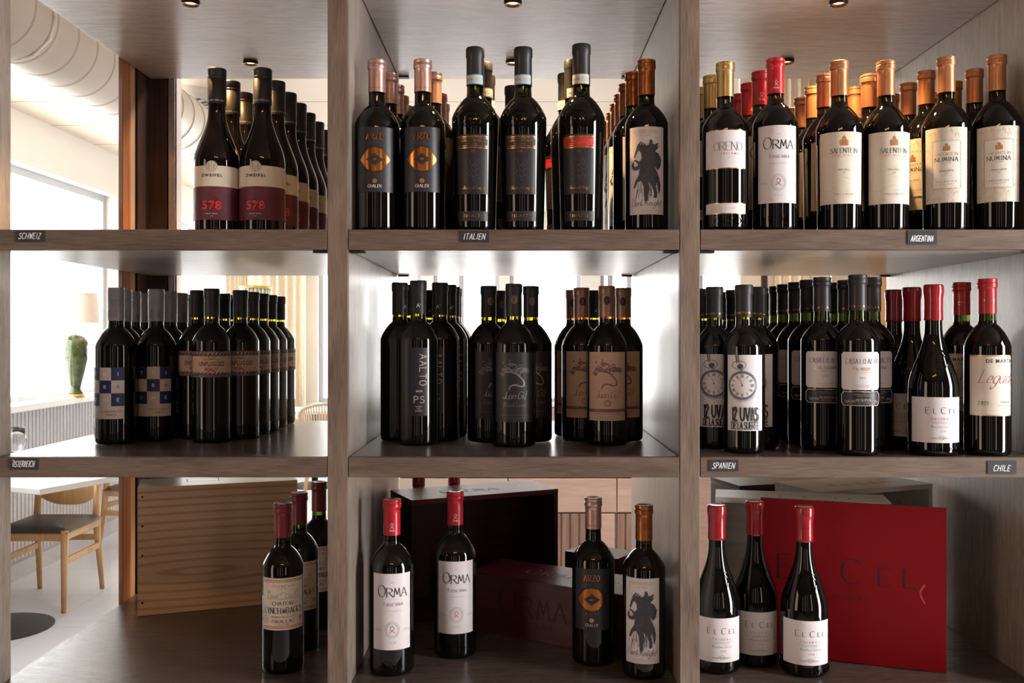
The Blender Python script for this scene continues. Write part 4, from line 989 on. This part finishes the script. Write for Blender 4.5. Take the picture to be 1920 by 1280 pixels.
kind('tribaume', 'silver screw-cap bottle, blue chequered letter label', 0.2912, 0.0372, 'bordeaux', 0.229, M_capsil, 'rings', M_bot, M_bot,
     [('label', L_tri, [LIGHTP, BLUE, INKG, WHT])], prof=bordeaux(0.2912, 0.0372, 0.182, 0.216, cap=0.229), capart=C_tri)
def L_unp(a):
    a.rect(-0.050, 0.1235, 0.050, 0.172, 1); a.up(); a.rect(-0.0475, 0.1260, 0.0475, 0.1695, 0); a.up(); random.seed(21)
    for k in range(52):   # scrollwork band
        x = -.046 + .092 * (k / 51)
        for y, sg in ((.1655, 1), (.1295, -1)):
            t = (k % 4) * 1.4; R = .0024 + .0016 * abs(math.sin(k * .9)); a.stroke([(x + R * math.cos(t + q * .85) * (1 - q * .13), y + sg * .0005 + R * math.sin(t + q * .85) * (1 - q * .13)) for q in range(6)], .0010, 2, step=.01)
    for sg in (-1, 1):
        for k in range(7): x = sg * (.0435 + .001 * (k % 2)); y = .133 + k * .0047; a.stroke([(x + .002 * math.cos(k + q * .9), y + .002 * math.sin(k + q * .9)) for q in range(5)], .0010, 2, step=.01)
    for sg, y in ((1, .158), (-1, .137)): a.stroke(smooth([(-.006, y + sg * .004), (0, y - sg * .001), (.006, y + sg * .004)], 4), .001, 2)
    a.sans('HANNES REEH', 0, .1555, .0028, 2, .012, 1, 1.5, maxw=.03); a.sans('UNPLUGGED', 0, .1445, .0086, 2, .016, .62, 1.08, maxw=.046); a.sans('MERLOT', 0, .1355, .0062, 3, .012, .7, 1.1)
    random.seed(11)
kind('unplugged', 'bottle with black capsule, ornate scrollwork label', 0.2907, 0.0360, 'bordeaux', 0.238, M_capblk, 'plain', M_bot, M_necky,
     [('label', L_unp, [PAPN, MAUV, INK, INKR])], prof=bordeaux(0.2907, 0.0360, 0.190, 0.2215, rn=0.0132, cap=0.236), fill=0.2335)
def L_aalto(a):
    a.rect(-0.0155, 0.055, 0.0155, 0.179, 0); a.up()
    a.text('AALTO', 0.001, .139, .0125, 1, .085, vertical=True, sp=.3, cond=1.0); a.sans('2020', 0, .0985, .0036, 1, .02, 1, 1.2)
    a.text('PS', 0, .0790, .0118, 1, .095, sp=.35)
    for k, t in enumerate(('RIBERA', 'DEL', 'DUERO')): a.sans(t, 0, .0710 - k * .0040, .0022, 1, .01, 1, 1.3)
def C_aalto(a, c, h): a.sans("A'", .0, c + .012, .0075, 1, .0); return [WHT]
kind('aalto', 'bottle with black capsule, narrow black upright label', 0.3036, 0.0372, 'bordeaux', 0.2415, M_capblk, 'plain', M_bot, M_necky,
     [('label', L_aalto, [PAPK, LIGHTP])], prof=bordeaux(0.3036, 0.0372, 0.194, 0.228, cap=0.2405), capart=C_aalto, fill=0.237)
def tree(a, cx, cy, k, mt, ml):
    T = lambda P: [(cx + x * k, cy + y * k) for x, y in P]
    for P, w_ in (([(-.010, -.022), (-.008, -.017), (0, -.0145), (.008, -.017), (.0135, -.016), (.0145, -.011), (.010, -.004), (.002, .003), (-.006, .006), (-.014, .006)], .0023),
                  ([(.006, .000), (.010, .006), (.016, .008)], .0014), ([(-.004, .006), (-.008, .011), (-.014, .013)], .0014), ([(.0, .004), (.002, .010), (.008, .013)], .0012)):
        a.stroke(smooth(T(P), 4), w_ * k, mt)
    random.seed(4)
    for bx_, by_, n, sx, sy in ((-.016, .009, 34, .009, .004), (-.009, .018, 30, .011, .004), (.008, .012, 38, .011, .005), (.019, .007, 24, .006, .005), (-.021, .002, 16, .005, .003), (.001, .008, 16, .008, .003)):
        for _ in range(n):
            x = bx_ + random.gauss(0, sx * .5); y = by_ + random.gauss(0, sy * .5); a.ellipse(cx + x * k, cy + y * k, .0018 * k, .0011 * k, ml, 6)
    random.seed(11)
def L_jg(black):
    def f(a):
        a.rect(-0.0385, 0.046, 0.0385, 0.1715, 0, .002); a.up(); tree(a, 0.001, .1290, 1.12, 1, 2 if black else 1)
        a.text('Juan Gil', 0.0, .0880, .0125, 1, .095, script=True, slant=.3, cond=.78, sp=.12); a.sans('2020', -.024, .1600, .0022, 2)
        if black: a.text('Black Label', 0, .0735, .0072, 1, .07, script=True, slant=.3, cond=.8)
        else:
            a.ellipse(0, .0775, .0058, .0056, 1, 18, w=.0009); a.ellipse(0, .0775, .0040, .0038, 1, 14, w=.0007); a.rect(-.0385, .0615, .0385, .0675, 3)
        a.sans('DENOMINACION DE ORIGEN JUMILLA', 0, .0575, .0020, 2, .01, 1, 1.1, maxw=.055); a.sans('RED WINE PRODUCT OF SPAIN', 0, .0515, .0018, 2, .01, 1, 1.1, maxw=.042)
    return f
def C_jg(col):
    def f(a, c, h): a.ellipse(.000, c + .030, .0062, .0080, 1, 18); a.up(); a.stroke([(-.002, c + .026), (.001, c + .030), (-.001, c + .034)], .0008, 0); return [col]
    return f
JGS = mat('dull silver print', (150, 142, 142), 0.35, 0.5, var=0.08, vs=300); JGD = mat('dull grey print', (96, 92, 96), 0.4, 0.3, var=0.08, vs=300); JGM = mat('dull bronze medallion', (120, 96, 90), 0.4, 0.4, var=0.1)
kind('gil_black', 'broad bottle with pine tree on black label', 0.2963, 0.0405, 'bordeaux', 0.2365, M_capblk, 'plain', M_bot, M_necky,
     [('label', L_jg(True), [PAPK, JGS, JGD, PAPK])], prof=bordeaux(0.2963, 0.0405, 0.185, 0.224, cap=0.2355), capart=C_jg(JGM), fill=0.231)
kind('gil_brown', 'bottle with bronze capsule, pine tree on tan label', 0.2936, 0.0378, 'bordeaux', 0.2365, M_capjg, 'plain', M_bot, M_necka,
     [('label', L_jg(False), [PAPN, MAUV, MAUV, MAUV])], prof=bordeaux(0.2936, 0.0378, 0.182, 0.221, cap=0.2355), capart=C_jg(M_capbr), fill=0.231)

def L_uvas(a):
    a.rect(-0.0325, 0.0395, 0.0325, 0.1685, 0); a.up(); cx, cy = -.005, .1165
    a.ellipse(cx + .001, cy - .002, .0262, .0262, 2, 36); a.up(); a.ellipse(cx, cy, .0250, .0250, 3, 36); a.up(); a.ellipse(cx, cy, .0218, .0218, 4, 36); a.up(); a.ellipse(cx, cy, .0205, .0205, 0, 36); a.up()
    num = ['XII', 'I', 'II', 'III', 'IV', 'V', 'VI', 'VII', 'VIII', 'IX', 'X', 'XI']
    for k in range(12):
        t = PI / 2 - 2 * PI * k / 12; px_, py_ = cx + .0163 * math.cos(t), cy + .0163 * math.sin(t); c_, s_ = math.cos(t), math.sin(t)
        n = min(len(num[k]), 3)
        for j in range(n): o = (j - (n - 1) / 2) * .0018; a.stroke([(px_ - s_ * o - c_ * .0026, py_ + c_ * o - s_ * .0026), (px_ - s_ * o + c_ * .0026, py_ + c_ * o + s_ * .0026)], .0008, 1)
    a.stroke([(cx, cy), (cx - .0045, cy + .012)], .0006, 1); a.ellipse(cx, cy, .0012, .0012, 1, 10)
    cc = (cx - .0055, cy + .0345); a.ellipse(cc[0], cc[1], .0115, .0072, 3, 24, w=.0012); a.ellipse(cc[0] + .002, cc[1] - .002, .0050, .0040, 4, 14); a.stroke([(cx - .001, cy + .025), (cx - .003, cy + .031)], .0040, 3)
    a.stroke([(cc[0] - .0035, cc[1] + .0045), (cc[0] - .0050, .1685)], .0016, 4); a.stroke([(cc[0] - .0005, cc[1] + .0045), (cc[0] - .0015, .1685)], .0014, 4)
    a.text('12 UVAS', 0, .0570, .0215, 1, .115, serif=True, cond=.40, sp=.26, nib=False); a.text('DE LA SUERTE', 0, .0425, .0118, 1, .115, serif=True, cond=.42, sp=.24, nib=False)
STEEL = mat('watch steel print', (112, 122, 128), 0.45, var=0.2, vs=400); STEELD = mat('watch shadow print', (58, 62, 68), 0.45, var=0.2, vs=400)
kind('uvas', 'bottle with black capsule, pocket watch label', 0.2893, 0.0357, 'bordeaux', 0.2335, M_capblk, 'plain', M_bot, M_necky,
     [('label', L_uvas, [PAP, INK, LGR, STEEL, STEELD])], prof=bordeaux(0.2893, 0.0357, 0.182, 0.216, cap=0.2325), capart=caprow('CASA LO ALTO', GOLD, .006, .0026, 2), fill=0.2265)
def L_casa(a):
    # label with clipped corners
    x0, x1, y0, y1, c = -.0345, .0345, .1105, .1740, .004
    a.rect(x0 + c, y0, x1 - c, y1, 0); a.rect(x0, y0 + c, x0 + c, y1 - c, 0); a.rect(x1 - c, y0 + c, x1, y1 - c, 0)
    for sx, X in ((1, x0), (-1, x1)):
        for sy, Y in ((1, y0), (-1, y1)): a.poly([(X + sx * c, Y), (X + sx * c, Y + sy * c), (X, Y + sy * c)], 0)
    a.up(); a.sans('2018', 0, .1655, .0016, 4); a.text('CASA LO ALTO', 0.002, .1545, .0080, 1, .095, serif=True, cond=.74, sp=.24)
    a.sans('UTIEL REQUENA', .002, .1430, .0052, 2, 0, .6, 1.2); a.sans('DENOMINACION DE ORIGEN', .002, .1390, .0012, 3); a.text('2017', .002, .1290, .003, 2, .12, sp=.5)
    a.sans('EMBOTELLADO EN LA PROPIEDAD', .002, .1175, .0013, 3); a.sans('VENTA DEL MORO ESPAÑA', .002, .1145, .0013, 3)
def L_casa2(a):
    x0, x1, y0, y1, c = -.0345, .0345, .0845, .1075, .005
    a.stroke([(x0 + c, y0), (x1 - c, y0), (x1, y0 + c), (x1, y1 - c), (x1 - c, y1), (x0 + c, y1), (x0, y1 - c), (x0, y0 + c), (x0 + c, y0)], .0014, 1)
    a.rect(x0 + c, y0, x1 - c, y1, 0); a.rect(x0, y0 + c, x0 + c, y1 - c, 0); a.rect(x1 - c, y0 + c, x1, y1 - c, 0); a.up(); a.up()
    a.sans('CRIANZA EN BARRICAS DE ROBLE', .004, .1025, .0015, 1); a.sans('FRANCES Y AMERICANO', .004, .0995, .0015, 1)
    a.sans('13,5% VOL', -.0185, .0895, .0040, 1, .01, .7); a.text('RESERVA', .003, .0915, .0042, 1, .15, serif=True, sp=.2); a.sans('750 ml', .025, .0895, .0036, 1, .01, .7); a.sans('PRODUCTO DE ESPAÑA', .003, .0880, .0013, 1)
kind('casa', 'tall bottle with grey black capsule, two-part white label', 0.305, 0.0365, 'bordeaux', 0.244, M_capblk, 'foil', M_bot, M_neckd,
     [('label', L_casa, [PAP, INK, GOLD, INKG, LGR]), ('lower_label', L_casa2, [PAPK, LIGHTP])], prof=bordeaux(0.305, 0.0365, 0.193, 0.223, cap=0.243), capart=caprow('CASA LO ALTO', COPF, .006, .0026, 2), fill=0.2325)
def L_cel(a):
    a.rect(-0.0455, 0.0225, 0.0455, 0.0985, 0); a.up(); a.text('EL CEL', 0.006, .0715, .0100, 1, .10, serif=True, small=.76, sp=.62)
    a.text('PRIORAT', .006, .0605, .0036, 2, .12, serif=True, sp=.75); a.stroke([(-.014, .0575), (.026, .0575)], .0003, 3); a.sans('DENOMINACIO ORIGEN QUALIFICADA', .006, .0548, .0012, 3)
    a.text('Miniatura Selecta', .006, .0475, .0046, 3, .07, script=True, slant=.35, cond=.75, sp=.14); a.text('2018', .008, .0405, .0030, 2, .1, serif=True, sp=.5)
    a.sans('MARCO ABELLA', .006, .0290, .0026, 3, 0, 1, 1.3); a.stroke(smooth([(.000, .0315), (.006, .0345), (.012, .0315)], 4), .0004, 3); a.ellipse(.006, .0300, .0028, .0022, 3, 14, w=.0005)
def E_cel(a):
    a.ellipse(.006, .158, .0125, .0125, 0, 22, w=.0015); a.stroke(smooth([(-.010, .168), (.006, .178), (.022, .166)], 4), .0012, 0, step=.006)
    a.stroke([(.001, .151), (.001, .165)], .0014, 0, step=.006); a.stroke([(.011, .151), (.011, .165)], .0014, 0, step=.006); a.stroke([(.001, .158), (.011, .158)], .0014, 0, step=.006)
    a.text('MARCO ABELLA PRIORAT', .004, .0085, .0060, 0, .16, sp=.35)
kind('cel', 'sloped bottle sealed in red wax, low white label', 0.2885, 0.0408, 'burgundy', 0.2285, M_wax, 'wax', M_bot, M_bot,
     [('label', L_cel, [PAP, INK, INKR, INKG])], prof=burgundy(0.2885, 0.0408, 0.112, 0.0140, 0.2285), embossed=E_cel)
def L_mart(a):
    a.rect(-0.0365, 0.0670, 0.0365, 0.1690, 1); a.up(); a.rect(-.0362, .0690, .0362, .1665, 0); a.up(); a.sans('DE MARTINO', .0185, .1560, .0062, 2, .012, 1.1, 1.2, maxw=.056)
    a.sans('ISLA DE MAIPO', .018, .150, .0018, 3); a.text('Legado', .010, .1225, .0215, 4, .055, script=True, slant=.42, cond=.80, sp=.10)
    a.text('2021', -.014, .0855, .0058, 2, .15, serif=True, sp=.25); a.sans('CARMENERE', .022, .0890, .0030, 3, .01, .8)
    for k, t in enumerate(('D O MAIPO VALLEY', 'CHILE RESERVA', 'MAIPO')): a.sans(t, .022, .0835 - k * .0036, .0019, 3)
def C_mart(a, c, h): a.sans('DE MARTINO', .002, c + .022, .0022, 1, .01, 1, 1.2); a.sans('LEGADO', .003, c + .018, .0014, 1); return [GOLD]
kind('martino', 'bottle with dark red capsule, white label with red script', 0.2982, 0.0372, 'bordeaux', 0.2385, M_capdm, 'foil', M_bot, M_neckd,
     [('label', L_mart, [PAPC, PEACHF, INK, INKG, INKR])], prof=bordeaux(0.2982, 0.0372, 0.183, 0.221, cap=0.2375), capart=C_mart, fill=0.2285)
def L_lynch(a):
    a.rect(-0.0405, 0.0780, 0.0405, 0.1680, 0); a.up(); a.rect(-.0405, .1605, .0405, .1650, 1); a.rect(-.0405, .0805, .0405, .0850, 1); a.up(); a.rect(-.0405, .1623, .0405, .1632, 0); a.rect(-.0405, .0823, .0405, .0832, 0)
    a.text('GRAND VIN', 0, .1525, .0036, 2, .12, serif=True, sp=.7); a.sans('CRU CLASSE', 0, .1490, .0014, 3)
    for s_ in (-1, 1):   # chateau front drawn in line
        a.stroke([(s_ * .004, .1325), (s_ * .004, .1405), (s_ * .009, .1405), (s_ * .009, .1325)], .0003, 3); a.stroke([(s_ * .009, .1385), (s_ * .0215, .1385), (s_ * .0215, .1325)], .0003, 3)
        a.stroke([(s_ * .0215, .1430), (s_ * .0270, .1430), (s_ * .0270, .1325)], .0003, 3); a.stroke([(s_ * .0210, .1385), (s_ * .0242, .1465), (s_ * .0275, .1430)], .0003, 3)
        for k in range(5): a.stroke([(s_ * (.0105 + k * .0022), .1340), (s_ * (.0105 + k * .0022), .1370)], .0006, 3)
    a.stroke([(-.005, .1405), (0, .1445), (.005, .1405)], .0004, 3); a.stroke([(-.028, .1322), (.028, .1322)], .0004, 3)
    a.text('CHATEAU', 0, .1215, .0058, 4, .14, serif=True, sp=.26); a.text('LYNCH   BAGES', 0, .1070, .0098, 4, .12, serif=True, cond=.74, sp=.2); a.ellipse(.0012, .1110, .0032, .0038, 3, 10)
    a.text('GRAND CRU CLASSE', 0, .0995, .0030, 2, .15, serif=True, sp=.3); a.text('PAUILLAC', 0, .0905, .0056, 4, .15, serif=True, sp=.3); a.sans('FAMILLE CAZES', 0, .0868, .0018, 4)
    a.ellipse(-.033, .0955, .0052, .0068, 2, 16, w=.0005); a.stroke(smooth([(-.034, .0985), (-.032, .0955), (-.034, .0925)], 3), .0006, 2); a.rect(.0295, .0925, .0365, .0990, 1); a.sans('BAGES', .033, .0895, .0020, 2)
for k_, hh in (('lynch', 0.292),):
    kind(k_, 'bottle with wine red capsule, cream label with pink bands', hh, 0.0362, 'bordeaux', 0.233, M_capwine, 'foil', M_bot, M_neckg,
         [('label', L_lynch, [PAPC, PEACH, INKR, INKG, INK])], prof=bordeaux(hh, 0.0362, 0.184, 0.216, cap=0.232), fill=0.2235)

# ---- placing
ORD = ['front', 'second', 'third', 'fourth', 'fifth', 'sixth', 'seventh', 'eighth']
def row(kname, zs, pts, where, group, yaws=0, h=None, start=0):
    for i, (X, D) in enumerate(pts):
        yw = yaws[i] if isinstance(yaws, (list, tuple)) else yaws
        lab = '%s, %s' % (KIND[kname]['look'], where if len(pts) == 1 and start == 0 else ORD[i + start] + ' ' + where)
        bottle(kname, X, D, zs, yw, lab, group, h)
def line(x0, D0, n, dx=0.0, dd=0.0805): return [(x0 + dx * i, D0 + dd * i) for i in range(n)]

# upper shelf, left compartment
Gz = 'screw-cap bottles on the upper shelf'
row('zweifel', ZT, line(-0.5345, 1.655, 4, 0, 0.083), 'in the outer file', Gz, [-13, -20, -10, 0])
row('zweifel', ZT, [(-0.4535, 1.655), (-0.4505, 1.738), (-0.449, 1.821), (-0.4485, 1.904), (-0.448, 1.987), (-0.447, 2.070), (-0.446, 2.153)], 'in the file nearer the upright', Gz, [-18, 12, 8, 10, 14, 20, 24])
# upper shelf, middle compartment
Ga = 'rosy capsule bottles on the upper shelf'
row('arzo', ZT, [(-0.2372 - 0.0072, 1.614), (-0.2340, 1.694), (-0.2325, 1.774), (-0.2330, 1.854), (-0.2335, 1.934)], 'beside the upright', Ga, [-6, 10, 30, -20, 10])
row('arzo', ZT, [(-0.1651, 1.612), (-0.1535, 1.691), (-0.1560, 1.839), (-0.1570, 1.918)], 'in the file off the upright', Ga, [-2, 12, 25, 10])
row('tinazzi', ZT, [(-0.0741, 1.603), (-0.0625, 1.690), (-0.0600, 1.775)], 'near the rosy capsules', 'tall black capsule bottles on the upper shelf', [-8, 20, 10])
row('tinazzi', ZT, [(0.0082, 1.603), (-0.0116, 1.850)], 'near the red banded bottles', 'tall black capsule bottles on the upper shelf', [-8, 5])
row('tinazzi_red', ZT, [(0.1079, 1.600), (0.0985, 1.692), (0.0905, 1.778)], 'on the upper shelf', 'red banded bottles on the upper shelf', [-8, 20, -58])
row('knight', ZT, [(0.2222, 1.620), (0.2090, 1.697), (0.2060, 1.774), (0.2050, 1.851), (0.2042, 1.928), (0.2035, 2.005), (0.2015, 2.082)], 'on the upper shelf', 'ink horse label bottles on the upper shelf', [-4, 14, -18, -30, 20, 12, 6])
# upper shelf, right compartment
row('oreno', ZT, [(0.3545, 1.600), (0.3480, 1.681), (0.3480, 1.762)], 'on the upper shelf', 'gold capsule bottles on the upper shelf', [2, 10, 10])
row('orma', ZT, [(0.4437, 1.611), (0.4380, 1.690), (0.4372, 1.769), (0.4376, 1.848), (0.4400, 1.927)], 'on the upper shelf', 'red capsule bottles on the upper shelf', [6, 10, 30, 0, 5])
row('salentein', ZT, [(0.5570, 1.620), (0.5590, 1.702), (0.5640, 1.786), (0.5680, 1.870), (0.574, 1.955)], 'beside the red capsules', 'tall cream label bottles on the upper shelf', [6, 22, 20, 30, 0])
row('salentein', ZT, [(0.6380, 1.620), (0.6400, 1.702), (0.6460, 1.790)], 'beside the ornamented labels', 'tall cream label bottles on the upper shelf', [14, 30, 30])
row('numina', ZT, [(0.7420, 1.619), (0.7435, 1.702), (0.7450, 1.785), (0.7460, 1.868)], 'next to the tall cream labels', 'ornamented label bottles on the upper shelf', [0, -34, 20, 0])
row('numina', ZT, [(0.8243, 1.608), (0.8262, 1.692), (0.8270, 1.774), (0.8280, 1.856)], 'beside the right wall', 'ornamented label bottles on the upper shelf', [4, 30, 10, 0])
# middle shelf, left compartment
Gt = 'silver screw-cap bottles on the middle shelf'
row('tribaume', ZM, [(-0.7575, 1.757), (-0.7765, 1.837), (-0.7895, 1.913), (-0.7986, 1.991)], 'in the file by the glass pane', Gt, [-30, -20, 10, 0])
row('tribaume', ZM, [(-0.7043, 1.815), (-0.7074, 1.893), (-0.7129, 1.971), (-0.7239, 2.050)], 'in the file beside the black capsules', Gt, [-8, -10, 0, 10])
Gu = 'ornate label bottles on the middle shelf'
row('unplugged', ZM, [(-0.5830, 1.774)], 'standing foremost', Gu, 0); row('unplugged', ZM, [(-0.6325, 1.840), (-0.6290, 1.990), (-0.6367, 2.066)], 'beside the silver caps', Gu, [-4, 0, 0])
row('unplugged', ZM, [(-0.5490, 1.843), (-0.5470, 1.917), (-0.5475, 1.991), (-0.5487, 2.065), (-0.5488, 2.139)], 'in the long receding file', Gu, [2, 24, 30, 34, 70])
# middle shelf, middle compartment
Gal = 'narrow label bottles on the middle shelf'
row('aalto', ZM, [(-0.1864, 1.738)], 'standing foremost', Gal, 2)
row('aalto', ZM, [(-0.2290, 1.804), (-0.2200, 1.881)], 'on the upright side', Gal, [42, 20])
row('aalto', ZM, [(-0.1515, 1.806), (-0.1400, 1.882), (-0.1378, 1.958), (-0.1388, 2.034), (-0.2000, 2.110)], 'on the black tree label side', Gal, [-16, 20, 0, 0, 0])
Gb = 'black tree label bottles on the middle shelf'
row('gil_black', ZM, [(-0.0082, 1.716)], 'standing foremost', Gb, 2); row('gil_black', ZM, [(-0.0572, 1.789), (-0.0425, 1.980)], 'beside the narrow labels', Gb, [16, 30])
row('gil_black', ZM, [(0.0240, 1.794), (-0.0270, 2.070)], 'partly behind the foremost', Gb, [10, -30])
Gc = 'tan tree label bottles on the middle shelf'
row('gil_brown', ZM, [(0.1646, 1.739)], 'standing foremost', Gc, 2); row('gil_brown', ZM, [(0.1218, 1.806), (0.1103, 1.888)], 'beside the black tree labels', Gc, [10, 0])
row('gil_brown', ZM, [(0.2029, 1.807), (0.1900, 1.890)], 'beside the upright', Gc, [-4, 0]); row('aalto', ZM, [(0.1690, 2.120)], 'hidden behind the tan tree labels', Gc, 30)
# middle shelf, right compartment
Gv = 'pocket watch label bottles on the middle shelf'
row('uvas', ZM, [(0.3916, 1.621)], 'standing foremost', Gv, 4); row('uvas', ZM, [(0.3543, 1.686), (0.3484, 1.762)], 'beside the upright', Gv, [6, 0])
row('uvas', ZM, [(0.4344, 1.690), (0.4156, 1.800), (0.4262, 1.885), (0.4366, 1.985)], 'beside the two-part labels', Gv, [-10, 0, 0, 0])
Gk = 'two-part label bottles on the middle shelf'
row('casa', ZM, [(0.5795, 1.594)], 'standing foremost', Gk, 10); row('casa', ZM, [(0.6310, 1.664), (0.6253, 1.830)], 'beside the red wax seals', Gk, [6, 20])
row('casa', ZM, [(0.5407, 1.663), (0.5404, 1.741), (0.5405, 1.818), (0.5395, 1.893), (0.5435, 1.968), (0.5458, 2.043)], 'in the long receding file', Gk, [8, 2, -6, 0, 0, 0])
row('casa', ZM, [(0.6138, 1.750)], 'tucked between the two files', Gk, 0)
Gw = 'wax sealed bottles'
row('cel', ZM, [(0.7090, 1.595), (0.7100, 1.685), (0.7140, 1.775)], 'on the middle shelf', Gw, [10, -44, 0])
row('martino', ZM, [(0.8005, 1.594), (0.8070, 1.700)], 'on the middle shelf', 'red script label bottles', [12, -30])
# bottom shelf
row('lynch', ZB, [(-0.4164, 1.650), (-0.4138, 1.762), (-0.4040, 1.892)], 'on the bottom shelf', 'wine red capsule bottles on the bottom shelf', [1, -6, -14])
row('orma', ZB, [(-0.2224, 1.643)], 'front of the bottom shelf', 'red capsule bottles on the bottom shelf', -1)
row('orma', ZB, [(-0.1172, 1.730)], 'before the open crate', 'red capsule bottles on the bottom shelf', 2)
bottle('orma', -0.2314, 2.165, ZB, 0, 'red capsule bottle behind the open burgundy crate, beside the upright', 'red capsule bottles on the bottom shelf')
bottle('orma', -0.1514, 2.195, ZB, 0, 'red capsule bottle behind the middle of the open burgundy crate', 'red capsule bottles on the bottom shelf')
row('arzo', ZB, [(0.1358, 1.692)], 'alone before the low crate', 'single bottles on the bottom shelf', -4, 0.2945)
row('knight', ZB, [(0.2187, 1.626)], 'alone on the bottom shelf', 'single bottles on the bottom shelf', -10, 0.293)
row('cel', ZB, [(0.3517, 1.655)], 'bottom shelf by the upright', Gw, 4); row('cel', ZB, [(0.4280, 1.690)], 'on the bottom shelf, set back', Gw, 4); row('cel', ZB, [(0.5020, 1.639)], 'bottom shelf before the red lid', Gw, 6)

# ---- handwritten country tags on the shelf edges
M_tag = mat('black slate tag', (44, 44, 50), 0.55, var=0.06, vs=80); M_chalk = mat('chalk marker', (236, 236, 240), 0.7, var=0.03)
def ctag(t, px0, px1, py0, py1, lab, umlaut=None, cond=0.66):
    x0, x1 = (px0 - CX) * FRONT / F, (px1 - CX) * FRONT / F; z1, z0 = H - (py0 - CY) * FRONT / F, H - (py1 - CY) * FRONT / F
    c = thing('shelf_tag', ((x0 + x1) / 2, FRONT - 0.0004, z0), 0, lab, 'tag', 'country tags on the shelf edges')
    W = x1 - x0; b = MB(); b.box(-W / 2, W / 2, -0.0012, 0, 0, z1 - z0); b.build('plate', M_tag, c)
    a = Art(); hh = 0.0092; random.seed(len(t) * 7)
    k = min(1.0, (W * 0.78) / (a.width(t, hh, 0.34, cond) + hh * .3)); a.text(t, -hh * 0.12, 0.0050, hh, 0, 0.125, cond=cond * k, sp=0.34, slant=0.24, jit=0.04)
    if umlaut: a.stroke([(-W * .40, .0158), (-W * .35, .0160)], .0011, 0)
    b = MB(); a.flat(b, Matrix.Translation((0, -0.0012, 0))); b.build('handwriting', M_chalk, c); random.seed(11)
ctag('SCHWEIZ', 30, 84, 433, 453, 'black tag with white writing under the screw-cap bottles, topmost at the left')
ctag('ITALIEN', 863, 917, 433, 454, 'black tag with white writing under the tall black capsule bottles')
ctag('ARGENTINA', 1701, 1756, 432, 458, 'black tag with white writing under the cream label bottles')
ctag('OSTERREICH', 19, 72, 860, 880, 'black tag with white writing on the middle shelf edge near the glass pane', umlaut=True)
ctag('SPANIEN', 1329, 1384, 862, 883, 'black tag with white writing under the pocket watch labels')
ctag('CHILE', 1851, 1905, 864, 888, 'black tag with white writing under the red script labels', cond=0.7)
